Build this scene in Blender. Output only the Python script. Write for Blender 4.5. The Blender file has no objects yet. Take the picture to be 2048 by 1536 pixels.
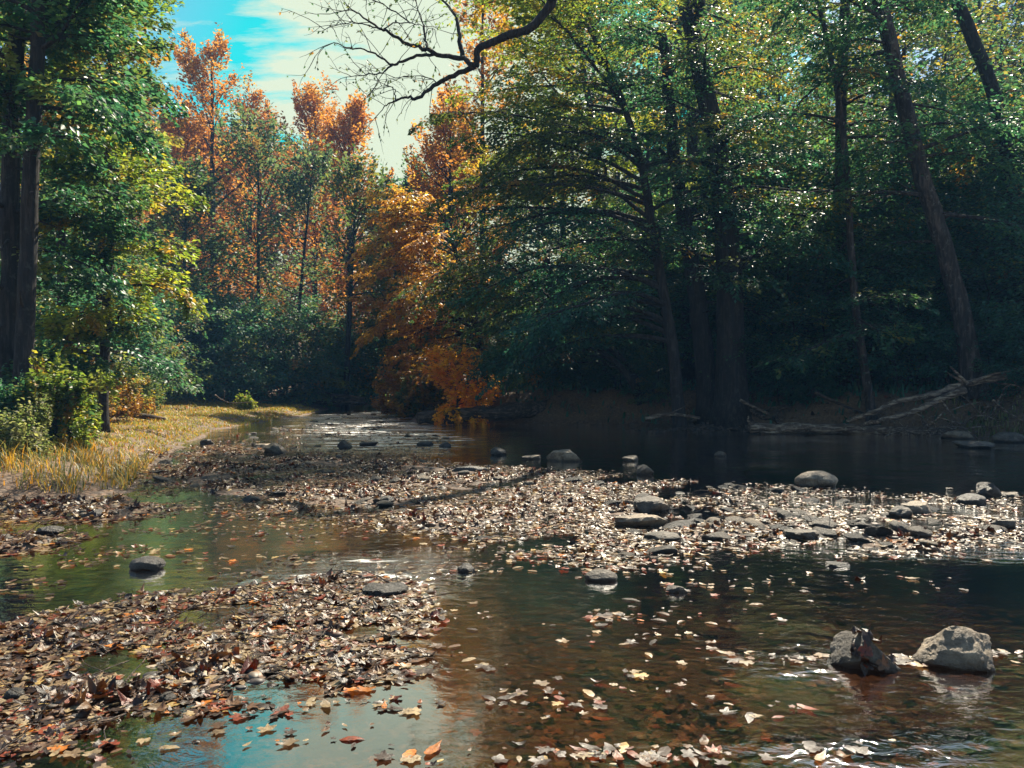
import bpy, bmesh, math, random
import numpy as np
from mathutils import Vector, noise as mnoise

R = np.random.default_rng(7)
random.seed(7)
PI = math.pi
SC = bpy.context.scene
COL = SC.collection
H = 1.4                      # height of the lens over the water
F = 1547.0                   # focal length in pixels of the 2048 px photograph


def G(px, py):
    """photo pixel on the water level -> ground point"""
    y = H * F / (py - 768.0)
    return ((px - 1024.0) / F * y, y)


def P(px, py, y):
    """photo pixel at the distance y -> point in space"""
    return np.array([(px - 1024.0) / F * y, y, H - (py - 768.0) / F * y])


# ------------------------------------------------------------------ objects
def tag(o, label=None, cat=None, group=None, kind=None):
    if label: o['label'] = label
    if cat: o['category'] = cat
    if group: o['group'] = group
    if kind: o['kind'] = kind
    return o


def empty(name, loc, rz=0.0):
    o = bpy.data.objects.new(name, None)
    o.empty_display_size = 0.3
    COL.objects.link(o)
    o.location = loc
    o.rotation_euler = (0, 0, rz)
    return o


def link(name, me, parent=None):
    o = bpy.data.objects.new(name, me)
    COL.objects.link(o)
    if parent: o.parent = parent
    return o


def copy_tree(o, parent=None):
    c = o.copy()
    COL.objects.link(c)
    if parent: c.parent = parent
    for ch in list(o.children):
        copy_tree(ch, c)
    return c


def mesh_np(name, V, quads=None, tris=None, mat=None, col=None, smooth=False):
    """a mesh from numpy arrays; col is one colour per vertex"""
    V = np.asarray(V, np.float32)
    me = bpy.data.meshes.new(name)
    me.vertices.add(len(V))
    me.vertices.foreach_set('co', V.ravel())
    idx, start, n = [], [], 0
    if quads is not None and len(quads):
        q = np.asarray(quads, np.int32)
        idx.append(q.ravel()); start.append(np.arange(len(q)) * 4); n = len(q) * 4
    if tris is not None and len(tris):
        t = np.asarray(tris, np.int32)
        idx.append(t.ravel()); start.append(np.arange(len(t)) * 3 + n)
    idx = np.concatenate(idx).astype(np.int32)
    start = np.concatenate(start).astype(np.int32)
    me.loops.add(len(idx))
    me.loops.foreach_set('vertex_index', idx)
    me.polygons.add(len(start))
    me.polygons.foreach_set('loop_start', start)
    if smooth:
        me.polygons.foreach_set('use_smooth', np.ones(len(start), bool))
    me.update(calc_edges=True)
    if col is not None:
        a = me.color_attributes.new('Col', 'FLOAT_COLOR', 'POINT')
        c4 = np.ones((len(V), 4), np.float32)
        c4[:, :3] = col
        a.data.foreach_set('color', c4.ravel())
    if mat: me.materials.append(mat)
    return me


class MB:
    """collects tubes and other pieces of ONE mesh"""
    def __init__(self):
        self.V, self.Q, self.T, self.n = [], [], [], 0

    def add(self, V, Q=None, T=None):
        if Q is not None: self.Q.append(np.asarray(Q) + self.n)
        if T is not None: self.T.append(np.asarray(T) + self.n)
        self.V.append(np.asarray(V)); self.n += len(V)

    def tube(self, pts, rad, sides=6, rough=0.0, cap=True):
        pts = np.asarray(pts, float); m = len(pts)
        rad = np.broadcast_to(np.asarray(rad, float), (m,))
        tan = np.gradient(pts, axis=0)
        tan /= np.linalg.norm(tan, axis=1)[:, None] + 1e-9
        ref = np.array([1.0, 0, 0]) if abs(tan[0][0]) < 0.8 else np.array([0, 1.0, 0])
        U = np.empty((m, 3))
        u = ref
        for i in range(m):
            u = u - tan[i] * np.dot(u, tan[i])
            u = u / (np.linalg.norm(u) + 1e-9)
            U[i] = u
        W = np.cross(tan, U)
        a = np.arange(sides) / sides * 2 * PI
        rr = rad[:, None] * (1 + (R.normal(0, rough, (m, sides)) if rough else 0))
        V = pts[:, None] + rr[..., None] * (np.cos(a)[None, :, None] * U[:, None] + np.sin(a)[None, :, None] * W[:, None])
        i = np.arange(m - 1)[:, None] * sides
        j = np.arange(sides)[None]
        k = (j + 1) % sides
        Q = np.stack([i + j, i + k, i + sides + k, i + sides + j], -1).reshape(-1, 4)
        V = V.reshape(-1, 3)
        T = None
        if cap:
            V = np.vstack([V, pts[0], pts[-1]])
            c0, c1 = m * sides, m * sides + 1
            jj = np.arange(sides)
            T = np.vstack([np.stack([np.full(sides, c0), (jj + 1) % sides, jj], -1),
                           np.stack([np.full(sides, c1), (m - 1) * sides + jj, (m - 1) * sides + (jj + 1) % sides], -1)])
        self.add(V, Q, T)

    def mesh(self, name, mat, smooth=True, col=None):
        return mesh_np(name, np.vstack(self.V), np.vstack(self.Q) if self.Q else None,
                       np.vstack(self.T) if self.T else None, mat, col, smooth)


def spline(ctrl, n):
    """Catmull-Rom through the control points"""
    c = np.asarray(ctrl, float)
    if len(c) == 2:
        return c[0] + (c[1] - c[0]) * np.linspace(0, 1, n)[:, None]
    c = np.vstack([2 * c[0] - c[1], c, 2 * c[-1] - c[-2]])
    m = len(c) - 3
    out = []
    for u in np.linspace(0, m - 1e-6, n):
        i = int(u); t = u - i
        p0, p1, p2, p3 = c[i:i + 4]
        out.append(0.5 * (2 * p1 + (p2 - p0) * t + (2 * p0 - 5 * p1 + 4 * p2 - p3) * t * t + (3 * p1 - p0 - 3 * p2 + p3) * t ** 3))
    return np.array(out)


# ---------------------------------------------------------------- materials
def mat_new(name):
    m = bpy.data.materials.new(name)
    m.use_nodes = True
    nt = m.node_tree
    nt.nodes.clear()
    out = nt.nodes.new('ShaderNodeOutputMaterial')
    return m, nt, out


def nd(nt, kind, **kw):
    n = nt.nodes.new('ShaderNode' + kind)
    for k, v in kw.items():
        if k.startswith('i_'):
            n.inputs[k[2:].replace('_', ' ')].default_value = v
        else:
            setattr(n, k, v)
    return n


def ramp(nt, stops):
    r = nd(nt, 'ValToRGB')
    e = r.color_ramp.elements
    while len(e) > 1: e.remove(e[-1])
    e[0].position = stops[0][0]; e[0].color = (*stops[0][1], 1)
    for p, c in stops[1:]:
        x = e.new(p); x.color = (*c, 1)
    return r


def leaf_mat(name, trans=0.45, rough=0.45, spec=0.5, tint=(1.0, 1.0, 1.0), blotch=0.0):
    m, nt, out = mat_new(name)
    L = nt.links.new
    at = nd(nt, 'Attribute', attribute_name='Col')
    pb = nd(nt, 'BsdfPrincipled', i_Roughness=rough)
    pb.inputs['Specular IOR Level'].default_value = spec
    src = at.outputs['Color']
    if blotch:
        ge = nd(nt, 'NewGeometry')
        no = nd(nt, 'TexNoise', i_Scale=55.0, i_Detail=5.0, i_Roughness=0.7)
        L(ge.outputs['Position'], no.inputs['Vector'])
        rm = ramp(nt, [(0.35, (0.35, 0.3, 0.28)), (0.55, (1, 1, 1)), (0.75, (1.0, 0.95, 0.85))])
        L(no.outputs[0], rm.inputs[0])
        bl = nd(nt, 'MixRGB', blend_type='MULTIPLY'); bl.inputs[0].default_value = blotch
        L(src, bl.inputs[1]); L(rm.outputs[0], bl.inputs[2])
        src = bl.outputs[0]
        bp = nd(nt, 'Bump', i_Strength=0.6, i_Distance=0.006)
        L(no.outputs[0], bp.inputs['Height']); L(bp.outputs[0], pb.inputs['Normal'])
    L(src, pb.inputs['Base Color'])
    tr = nd(nt, 'BsdfTranslucent')
    mx = nd(nt, 'MixRGB', blend_type='MULTIPLY')
    mx.inputs[0].default_value = 1.0
    mx.inputs[2].default_value = (*tint, 1)
    L(src, mx.inputs[1])
    L(mx.outputs[0], tr.inputs['Color'])
    ms = nd(nt, 'MixShader')
    ms.inputs[0].default_value = trans
    L(pb.outputs[0], ms.inputs[1]); L(tr.outputs[0], ms.inputs[2])
    L(ms.outputs[0], out.inputs['Surface'])
    return m


def bark_mat(name, c0, c1, lichen=(0.2, 0.22, 0.18), sc=1.0, lying=False):
    m, nt, out = mat_new(name)
    L = nt.links.new
    tc = nd(nt, 'TexCoord')
    mp = nd(nt, 'Mapping')
    mp.inputs['Scale'].default_value = (2.2, 16, 16) if lying else (14 * sc, 14 * sc, 1.8 * sc)
    L(tc.outputs['Object'], mp.inputs[0])
    n1 = nd(nt, 'TexNoise', i_Scale=1.0, i_Detail=6.0, i_Roughness=0.65)
    L(mp.outputs[0], n1.inputs['Vector'])
    r = ramp(nt, [(0.38, tuple(0.5 * v for v in c0)), (0.5, c0), (0.62, c1)])
    L(n1.outputs[0], r.inputs[0])
    n2 = nd(nt, 'TexNoise', i_Scale=7.0, i_Detail=6.0, i_Roughness=0.7)
    L(tc.outputs['Object'], n2.inputs['Vector'])
    r2 = ramp(nt, [(0.56, (0, 0, 0)), (0.66, (.8, .8, .8))])
    L(n2.outputs[0], r2.inputs[0])
    mx = nd(nt, 'MixRGB'); mx.inputs[2].default_value = (*lichen, 1)
    L(r2.outputs[0], mx.inputs[0]); L(r.outputs[0], mx.inputs[1])
    b = nd(nt, 'Bump', i_Strength=1.0, i_Distance=0.07)
    L(n1.outputs[0], b.inputs['Height'])
    pb = nd(nt, 'BsdfPrincipled', i_Roughness=0.85)
    L(mx.outputs[0], pb.inputs['Base Color']); L(b.outputs[0], pb.inputs['Normal'])
    L(pb.outputs[0], out.inputs['Surface'])
    return m


def rock_mat(name, c0, c1, c2, rough=0.6, sc=6.0):
    m, nt, out = mat_new(name)
    L = nt.links.new
    tc = nd(nt, 'TexCoord')
    n1 = nd(nt, 'TexNoise', i_Scale=sc, i_Detail=8.0, i_Roughness=0.7)
    n2 = nd(nt, 'TexNoise', i_Scale=sc * 6, i_Detail=6.0, i_Roughness=0.7)
    for n in (n1, n2): L(tc.outputs['Object'], n.inputs['Vector'])
    r = ramp(nt, [(0.3, c0), (0.52, c1), (0.72, c2)])
    L(n1.outputs[0], r.inputs[0])
    mul = nd(nt, 'MixRGB', blend_type='OVERLAY'); mul.inputs[0].default_value = 0.85
    L(r.outputs[0], mul.inputs[1]); L(n2.outputs[0], mul.inputs[2])
    # wet band just over the water
    ge = nd(nt, 'NewGeometry'); sx = nd(nt, 'SeparateXYZ')
    L(ge.outputs['Position'], sx.inputs[0])
    mr = nd(nt, 'MapRange'); mr.inputs[1].default_value = 0.015; mr.inputs[2].default_value = 0.07
    mr.inputs[3].default_value = 0.25; mr.inputs[4].default_value = 1.0
    L(sx.outputs[2], mr.inputs[0])
    w = nd(nt, 'MixRGB', blend_type='MULTIPLY'); w.inputs[0].default_value = 1
    L(mul.outputs[0], w.inputs[1]); L(mr.outputs[0], w.inputs[2])
    add = nd(nt, 'Math', operation='MULTIPLY_ADD'); add.inputs[1].default_value = 0.35
    L(n2.outputs[0], add.inputs[0]); L(n1.outputs[0], add.inputs[2])
    b = nd(nt, 'Bump', i_Strength=1.0, i_Distance=0.05)
    L(add.outputs[0], b.inputs['Height'])
    pb = nd(nt, 'BsdfPrincipled', i_Roughness=rough)
    L(w.outputs[0], pb.inputs['Base Color']); L(b.outputs[0], pb.inputs['Normal'])
    L(pb.outputs[0], out.inputs['Surface'])
    return m


LEAF = leaf_mat('foliage', 0.55, 0.42, 0.5, (1.5, 1.6, 1.05))
FAR_LEAF = leaf_mat('far_foliage', 0.55, 0.5, 0.4, (1.6, 1.5, 0.9))
DRY = leaf_mat('dry_leaf', 0.16, 0.38, 0.5, (1.25, 0.9, 0.5), 0.9)
BLADE = leaf_mat('grass_blade', 0.4, 0.5, 0.4, (1.1, 1.0, 0.7))
BARK = bark_mat('bark', (0.012, 0.009, 0.008), (0.05, 0.038, 0.032), (0.06, 0.06, 0.05))
BARK_PALE = bark_mat('pale_bark', (0.025, 0.02, 0.017), (0.1, 0.075, 0.065), (0.16, 0.15, 0.13))
TWIG = bark_mat('twig_bark', (0.015, 0.011, 0.01), (0.05, 0.038, 0.032), (0.06, 0.055, 0.05))
DRIFT = bark_mat('driftwood', (0.13, 0.09, 0.065), (0.42, 0.31, 0.22), (0.45, 0.38, 0.3), 1.0, True)
WETWOOD = bark_mat('wet_wood', (0.035, 0.025, 0.018), (0.15, 0.1, 0.072), (0.2, 0.15, 0.11), 1.0, True)
ROCK_TAN = rock_mat('tan_rock', (0.07, 0.052, 0.036), (0.25, 0.19, 0.13), (0.44, 0.345, 0.235))
ROCK_GREY = rock_mat('grey_rock', (0.03, 0.025, 0.02), (0.1, 0.08, 0.06), (0.23, 0.185, 0.135))
ROCK_DARK = rock_mat('dark_rock', (0.014, 0.012, 0.01), (0.04, 0.033, 0.028), (0.09, 0.074, 0.06), 0.45)

# palettes: (r, g, b, weight)
DEEP = [(0.035, 0.11, 0.07, 3), (0.055, 0.15, 0.08, 3), (0.1, 0.18, 0.06, 1.5), (0.26, 0.25, 0.06, .6), (0.36, 0.15, 0.03, .2)]
TEAL = [(0.035, 0.13, 0.095, 4), (0.05, 0.16, 0.11, 3), (0.1, 0.19, 0.1, 1)]  # teal cast of shaded foliage, put into the leaf colour
LIME = [(0.2, 0.26, 0.035, 3), (0.11, 0.17, 0.03, 2.5), (0.34, 0.32, 0.04, 2.5), (0.42, 0.22, 0.03, .7)]
GOLD = [(0.32, 0.26, 0.03, 2.2), (0.16, 0.2, 0.035, 3.4), (0.46, 0.21, 0.025, 1.2), (0.08, 0.14, 0.04, 3)]
RUST = [(0.38, 0.165, 0.04, 4), (0.43, 0.215, 0.05, 3), (0.29, 0.11, 0.035, 2), (0.38, 0.26, 0.05, 1)]
PALE = [(0.07, 0.13, 0.085, 3), (0.1, 0.16, 0.09, 2), (0.15, 0.18, 0.08, 1), (0.3, 0.15, 0.04, .3)]
OLIVE = [(0.09, 0.13, 0.04, 3), (0.17, 0.18, 0.04, 2), (0.05, 0.11, 0.05, 3), (0.36, 0.16, 0.03, .6)]


def pick(pal, n):
    w = np.array([p[3] for p in pal], float)
    i = R.choice(len(pal), n, p=w / w.sum())
    return np.array([p[:3] for p in pal])[i]


# ------------------------------------------------------------------- leaves
def unit(a):
    return a / (np.linalg.norm(a, axis=-1, keepdims=True) + 1e-9)


def leaf_arrays(C, A, N, Ln, asp=0.55):
    """six corners to a leaf, folded along the midrib"""
    n = len(C)
    A = unit(A); B = unit(np.cross(N, A)); N2 = np.cross(A, B)
    L = Ln[:, None]; W = L * asp * R.uniform(0.8, 1.2, (n, 1))
    f = R.uniform(-0.04, 0.22, (n, 1)) * W
    d = R.uniform(-0.05, 0.25, (n, 1)) * L
    V = np.stack([C - A * L * .5, C + B * W * .5 + N2 * f - A * L * .08,
                  C + A * L * .5 - N2 * d, C - B * W * .5 + N2 * f - A * L * .08], 1)
    return V


def leaf_mesh(name, parts, mat):
    V = np.concatenate([p[0] for p in parts]); C = np.concatenate([p[1] for p in parts])
    n = len(V)
    q = np.arange(n * 4).reshape(n, 4)
    t = np.concatenate([q[:, [0, 1, 2]], q[:, [0, 2, 3]]])
    return mesh_np(name, V.reshape(-1, 3), None, t, mat, np.repeat(C, 4, 0))


def grow(p, d, L, n, bend=0.0, jit=0.08):
    """a branch: bend > 0 lifts, < 0 droops"""
    pts = [np.array(p, float)]
    d = np.array(d, float); d /= np.linalg.norm(d)
    s = L / n
    for _ in range(n):
        d = d + np.array([0, 0, bend / n]) + R.normal(0, jit, 3)
        d /= np.linalg.norm(d)
        pts.append(pts[-1] + d * s)
    return np.array(pts)


def along(pts, t):
    m = len(pts) - 1
    x = np.clip(t * m, 0, m - 1e-6)
    i = x.astype(int); f = (x - i)[:, None]
    return pts[i] * (1 - f) + pts[i + 1] * f, unit(pts[i + 1] - pts[i])


UP = np.array([0, 0, 1.0])


def limb_leaves(tr, lv, p0, d0, L, r, g):
    """one limb with its side branches and leaf sprays"""
    pts = grow(p0, d0, L, 9, g.get('bend', -0.3), g.get('jit', 0.07))
    rad = np.linspace(r, r * 0.18, len(pts))
    tr.tube(pts, rad, 6, cap=False)
    n2 = g.get('n2', 9)
    ss = np.linspace(g.get('s0', 0.22), 1.0, n2)
    for i, s in enumerate(ss):
        q, d = along(pts, np.array([s])); q, d = q[0], d[0]
        side = np.cross(UP, d); side /= np.linalg.norm(side) + 1e-9
        sg = 1 if i % 2 else -1
        ang = R.uniform(0.55, 1.1) if i < n2 - 1 else 0.0
        e = d * math.cos(ang) + side * sg * math.sin(ang) + UP * R.normal(g.get('up2', 0.0), g.get('updev', 0.12))
        L2 = g.get('L2', 1.6) * (1.1 - 0.5 * s) * R.uniform(0.7, 1.25)
        b = grow(q, e, L2, 5, g.get('bend2', -0.25), 0.08)
        r2 = max(r * 0.3 * (1 - 0.6 * s), 0.006)
        tr.tube(b, np.linspace(r2, 0.004, len(b)), 4, cap=False)
        k = int(g.get('k', 60) * R.uniform(0.5, 1.4))
        if k < 1: continue
        t = R.uniform(0.05, 1.05, k) ** 0.8
        c, dd = along(b, np.minimum(t, 1))
        lat = unit(np.cross(UP, dd))
        w = g.get('w', 0.35)
        l = R.normal(0, 1, k) * w * (0.35 + 0.65 * (1 - t)) * L2 / 1.6
        c = c + lat * l[:, None] + UP * (R.normal(0, g.get('vth', 0.07), k) - 0.2 * l * l / max(w, .05) - 0.03)[:, None]
        A = dd + lat * np.sign(l)[:, None] * 0.9 + R.normal(0, 0.35, (k, 3)) - UP * 0.15
        N = UP + R.normal(0, g.get('tilt', 0.4), (k, 3))
        sz = R.uniform(*g.get('size', (0.08, 0.14)), k)
        base = pick(g['pal'], 1)
        col = base * 0.68 + pick(g['pal'], k) * 0.32
        col = col * R.uniform(0.72, 1.3, (k, 1)) * R.uniform(0.93, 1.07, (k, 3))
        lv.append((leaf_arrays(c, A, N, sz, g.get('asp', 0.58)), col))


def build_tree(name, loc, path, r0, r1, groups, bark=None, leafmat=None, flare=0.5, extra=None, crown='crown'):
    """path: control points from the base; groups: sets of limbs. Returns the Empty."""
    root = empty(name, loc)
    tr = MB(); lv = []
    nseg = max(10, int(len(path) * 5))
    pts = spline(path, nseg)
    pts[1:-1] += R.normal(0, r0 * 0.045, (nseg - 2, 3)) * np.array([1, 1, 0.2])
    hh = np.linspace(0, 1, nseg)
    rad = r0 + (r1 - r0) * hh
    z = pts[:, 2] - pts[0, 2]
    rad = rad * (1 + 1.5 * flare * np.exp(-np.maximum(z, 0) / (1.3 * r0 + .1)))
    tr.tube(pts, rad, 14 if r0 > 0.1 else 8, 0.025)
    for g in groups:
        n = g['n']
        t0, t1 = g['t']
        for i in range(n):
            u = (i + R.uniform(0, 1)) / n
            t = t0 + (t1 - t0) * u
            q, d = along(pts, np.array([t])); q = q[0]
            am, asd = g['az']
            az = math.radians(am + R.uniform(-asd, asd))
            e0, e1 = g['el']
            el = math.radians(e0 + (e1 - e0) * u + R.normal(0, 6))
            L = (g['L'][0] + (g['L'][1] - g['L'][0]) * u) * R.uniform(0.75, 1.2)
            if g.get('dome'): L = g['L'][0] * (0.22 + 0.78 * math.sin(PI * (0.2 + 0.78 * u))) * R.uniform(0.65, 1.25)
            d0 = (math.cos(az) * math.cos(el), math.sin(az) * math.cos(el), math.sin(el))
            rr = min((r0 + (r1 - r0) * t) * 0.55, 0.018 * L + 0.012)
            gg = dict(g, k=g.get('k', 60) * (1 - g['thin'] * u)) if 'thin' in g else g
            limb_leaves(tr, lv, q, d0, L, rr, gg)
    if r0 > 0.12:
        for _ in range(6):
            q, d = along(pts, np.array([R.uniform(0.15, 0.8)])); a = R.uniform(0, 6.28)
            e = np.array([math.cos(a), math.sin(a), R.uniform(-.1, .5)])
            stub = grow(q[0] + e * r0 * 0.5, e, R.uniform(0.2, 0.8), 4, R.uniform(-.4, .3), 0.12)
            tr.tube(stub, np.linspace(0.035, 0.012, len(stub)), 6, 0.08)
    if extra: extra(tr, lv)
    link('trunk', tr.mesh('trunk', bark or BARK), root)
    if lv: link(crown, leaf_mesh(crown, lv, leafmat or LEAF), root)
    return root


# ------------------------------------------------------------------ terrain
YL = np.array([-60, 0, 5, 8.6, 9.3, 10.0, 11.9, 15.8, 23.5, 34, 46, 52, 60, 70, 90])
XLv = np.array([-8, -7, -6.6, -6.4, -6.0, -4.9, -5.7, -7.0, -9.0, -9.3, -10.6, -9.6, -8, -4, 10])
YR = np.array([-60, 0, 10, 15, 18.5, 21, 23, 26, 26.6, 28, 34, 40, 46, 52, 60, 70, 90])
XRv = np.array([9, 9.5, 11.5, 12.6, 12.4, 11.7, 7.2, 3.9, 1.0, -3.3, -4.6, -6, -7.5, -7, -5.2, -1.5, 12])


def poly_px(pts):
    return np.array([G(*p) for p in pts])


def poly_sd(x, y, poly):
    """signed distance to a polygon, inside < 0"""
    x = np.asarray(x, float); y = np.asarray(y, float)
    d = np.full(x.shape, 1e9); ins = np.zeros(x.shape, bool)
    n = len(poly)
    for i in range(n):
        ax, ay = poly[i]; bx, by = poly[(i + 1) % n]
        ex, ey = bx - ax, by - ay
        t = np.clip(((x - ax) * ex + (y - ay) * ey) / (ex * ex + ey * ey + 1e-12), 0, 1)
        d = np.minimum(d, (x - ax - t * ex) ** 2 + (y - ay - t * ey) ** 2)
        c = (ay > y) != (by > y)
        with np.errstate(divide='ignore', invalid='ignore'):
            xi = ax + (y - ay) * ex / (ey if abs(ey) > 1e-12 else 1e-12)
        ins ^= c & (x < xi)
    d = np.sqrt(d)
    return np.where(ins, -d, d)


def sstep(a, b, x):
    t = np.clip((x - a) / (b - a), 0, 1)
    return t * t * (3 - 2 * t)


def fbm(x, y, s, seed=0.0, octv=3):
    """cheap smooth noise from sines"""
    o = 0; a = 1; tot = 0
    for k in range(octv):
        o = o + a * (np.sin(x * s * 1.9 + seed + 1.3 * np.sin(y * s * 1.3 + seed * 1.7 + k)) *
                     np.cos(y * s * 1.7 - seed * 0.6 + 1.1 * np.sin(x * s * 1.1 + k * 2.1)))
        tot += a; a *= 0.5; s *= 2.13
    return o / tot


BAR_MID = poly_px([(250, 935), (330, 905), (430, 888), (560, 902), (760, 910), (900, 926), (1150, 942), (1340, 962), (1560, 972),
                   (1750, 985), (2060, 992), (2060, 1112), (1700, 1102), (1560, 1092), (1400, 1096), (1240, 1142),
                   (1050, 1112), (850, 1062), (600, 1036), (430, 1028), (480, 1004), (300, 985), (258, 962)])
BAR_NEAR = poly_px([(-40, 1275), (160, 1225), (340, 1195), (600, 1172), (720, 1150), (830, 1185), (850, 1270), (810, 1345),
                    (640, 1370), (470, 1400), (330, 1440), (200, 1480), (-40, 1560)])
BAR_LEFT = poly_px([(-40, 1000), (250, 1000), (400, 1016), (330, 1034), (200, 1046), (-40, 1052)])
BAR_STRIP = poly_px([(-40, 1062), (90, 1060), (170, 1075), (120, 1100), (-40, 1112)])
BAR_SHOAL = poly_px([(590, 850), (700, 822), (800, 818), (830, 828), (800, 846), (640, 862)])
BAR_FAR = poly_px([(400, 884), (520, 856), (640, 846), (800, 852), (900, 880), (910, 928), (760, 914), (560, 905), (420, 896)])
POOL = poly_px([(990, 1046), (1150, 1040), (1230, 1055), (1180, 1078), (1000, 1072)])


def banks(x, y):
    xl = np.interp(y, YL, XLv); xr = np.interp(y, YR, XRv)
    sl = np.gradient(XLv, YL); sr = np.gradient(XRv, YR)
    kl = np.sqrt(1 + np.clip(np.interp(y, YL, sl), -1.5, 1.5) ** 2)
    kr = np.sqrt(1 + np.clip(np.interp(y, YR, sr), -3, 3) ** 2)
    return (xl - x) / kl, (x - xr) / kr


def height(x, y):
    x = np.asarray(x, float); y = np.asarray(y, float)
    dl, dr = banks(x, y)
    wob = 0.25 * fbm(x, y, 0.5, 2.0)
    dl = dl + wob; dr = dr + wob * 0.8
    din = np.maximum(dl, dr)
    bed = -0.26 + 0.05 * fbm(x, y, 0.5, 1.0) + 0.025 * fbm(x, y, 3.0, 4.0)
    for poly, top, w in ((BAR_MID, 0.006, 0.7), (BAR_NEAR, -0.016, 0.3), (BAR_LEFT, 0.04, 0.4), (BAR_STRIP, 0.02, 0.3), (BAR_SHOAL, -0.05, 1.5), (BAR_FAR, -0.075, 1.0)):
        m = sstep(w, -w, poly_sd(x, y, poly) + w * (0.9 * fbm(x, y, 1.3, 7.0) + 0.6 * fbm(x, y, 4.1, 2.0)))
        hh = top + (-0.085 * sstep(0.4, 2.6, x) * sstep(7, 9, y) if poly is BAR_MID else 0) + 0.05 * fbm(x, y, 1.1, 3.0) + 0.015 * fbm(x, y, 6.0, 5.0)
        bed = bed * (1 - m) + hh * m
    m = sstep(0.3, -0.4, poly_sd(x, y, POOL))
    bed = bed * (1 - m) - 0.12 * m
    left = 0.02 + 0.25 * sstep(0, 1.2, dl) + 0.45 * sstep(1.5, 9, dl) + 0.01 * np.maximum(dl - 9, 0) + 0.05 * fbm(x, y, 1.0, 8.0) * sstep(0, 1, dl)
    right = 0.0 + 1.15 * sstep(-0.1, 1.5, dr + 0.3 * fbm(x, y, 1.3, 6.0)) + 0.2 * sstep(1.5, 5, dr) + (0.09 * fbm(x, y, 1.6, 9.0) + 0.1 * fbm(x, y, 4.3, 1.0)) * sstep(0, 0.6, dr)
    right = right + 0.10 * np.maximum(dr - 14, 0) * sstep(10, 30, y + dr)
    out = np.where(dl > dr, left, right)
    h = np.where(din > 0, out, bed * sstep(0, -0.9, din) + 0.0 * din)
    far = np.maximum(np.hypot(x, y) - 58, 0)
    h = h + np.where(din > 0, 0.09 * np.minimum(far, 140), 0)
    return h


def hz(x, y):
    return float(height(np.array([x]), np.array([y]))[0])


def warp(n, a, near, far):
    """nodes from -far to far, dense in the middle"""
    t = np.linspace(-1, 1, n)
    return near * t + (far - near) * np.sign(t) * np.abs(t) ** a


gx = warp(420, 6.0, 26, 520)
ty = np.linspace(0, 1, 430)
gy = np.concatenate([np.linspace(-60, 0, 14)[:-1], 0.0 + 44 * ty + 500 * ty ** 7])


def grid(xs, ys):
    X, Y = np.meshgrid(xs, ys)
    n, m = X.shape
    i = np.arange(n - 1)[:, None] * m + np.arange(m - 1)[None]
    return X, Y, np.stack([i, i + 1, i + m + 1, i + m], -1).reshape(-1, 4)


def ground_mat():
    m, nt, out = mat_new('creek_ground')
    L = nt.links.new
    ge = nd(nt, 'NewGeometry')
    n1 = nd(nt, 'TexNoise', i_Scale=1.3, i_Detail=8.0, i_Roughness=0.7)
    n2 = nd(nt, 'TexNoise', i_Scale=14.0, i_Detail=6.0, i_Roughness=0.7)
    vo = nd(nt, 'TexVoronoi', i_Scale=13.0); vo.inputs['Randomness'].default_value = 1.0
    mp = nd(nt, 'Mapping'); mp.inputs['Scale'].default_value = (1.0, 1.35, 1.0)
    L(ge.outputs['Position'], mp.inputs[0])
    for n in (n1, n2): L(ge.outputs['Position'], n.inputs['Vector'])
    L(mp.outputs[0], vo.inputs['Vector'])
    sx = nd(nt, 'SeparateXYZ'); L(ge.outputs['Position'], sx.inputs[0])
    pc = ramp(nt, [(0.0, (0.10, 0.055, 0.03)), (0.35, (0.16, 0.09, 0.05)), (0.6, (0.07, 0.05, 0.035)), (0.8, (0.21, 0.12, 0.065)), (1.0, (0.12, 0.10, 0.08))])
    sv = nd(nt, 'SeparateColor'); L(vo.outputs['Color'], sv.inputs[0]); L(sv.outputs[0], pc.inputs[0])
    crack = ramp(nt, [(0.0, (1, 1, 1)), (0.55, (0.85, 0.85, 0.85)), (0.9, (0.3, 0.3, 0.3))])
    L(vo.outputs['Distance'], crack.inputs[0])
    peb = nd(nt, 'MixRGB', blend_type='MULTIPLY'); peb.inputs[0].default_value = 0.8
    L(pc.outputs[0], peb.inputs[1]); L(crack.outputs[0], peb.inputs[2])
    soil = ramp(nt, [(0.3, (0.05, 0.032, 0.02)), (0.5, (0.13, 0.08, 0.045)), (0.7, (0.24, 0.14, 0.07))])
    L(n2.outputs[0], soil.inputs[0])
    mr = nd(nt, 'MapRange'); mr.inputs[1].default_value = 0.1; mr.inputs[2].default_value = 0.3
    L(sx.outputs[2], mr.inputs[0])
    sand = nd(nt, 'MixRGB'); sand.inputs[2].default_value = (0.085, 0.05, 0.03, 1)
    sr = ramp(nt, [(0.52, (0, 0, 0)), (0.64, (.45, .45, .45))]); L(n1.outputs[0], sr.inputs[0])
    L(sr.outputs[0], sand.inputs[0]); L(peb.outputs[0], sand.inputs[1])
    mx = nd(nt, 'MixRGB'); L(mr.outputs[0], mx.inputs[0]); L(sand.outputs[0], mx.inputs[1]); L(soil.outputs[0], mx.inputs[2])
    hm = nd(nt, 'Math', operation='MULTIPLY_ADD'); hm.inputs[1].default_value = -0.8
    L(vo.outputs['Distance'], hm.inputs[0]); L(n2.outputs[0], hm.inputs[2])
    b = nd(nt, 'Bump', i_Strength=1.0, i_Distance=0.03); L(hm.outputs[0], b.inputs['Height'])
    pb = nd(nt, 'BsdfPrincipled', i_Roughness=0.75)
    L(mx.outputs[0], pb.inputs['Base Color']); L(b.outputs[0], pb.inputs['Normal'])
    L(pb.outputs[0], out.inputs['Surface'])
    return m


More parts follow.
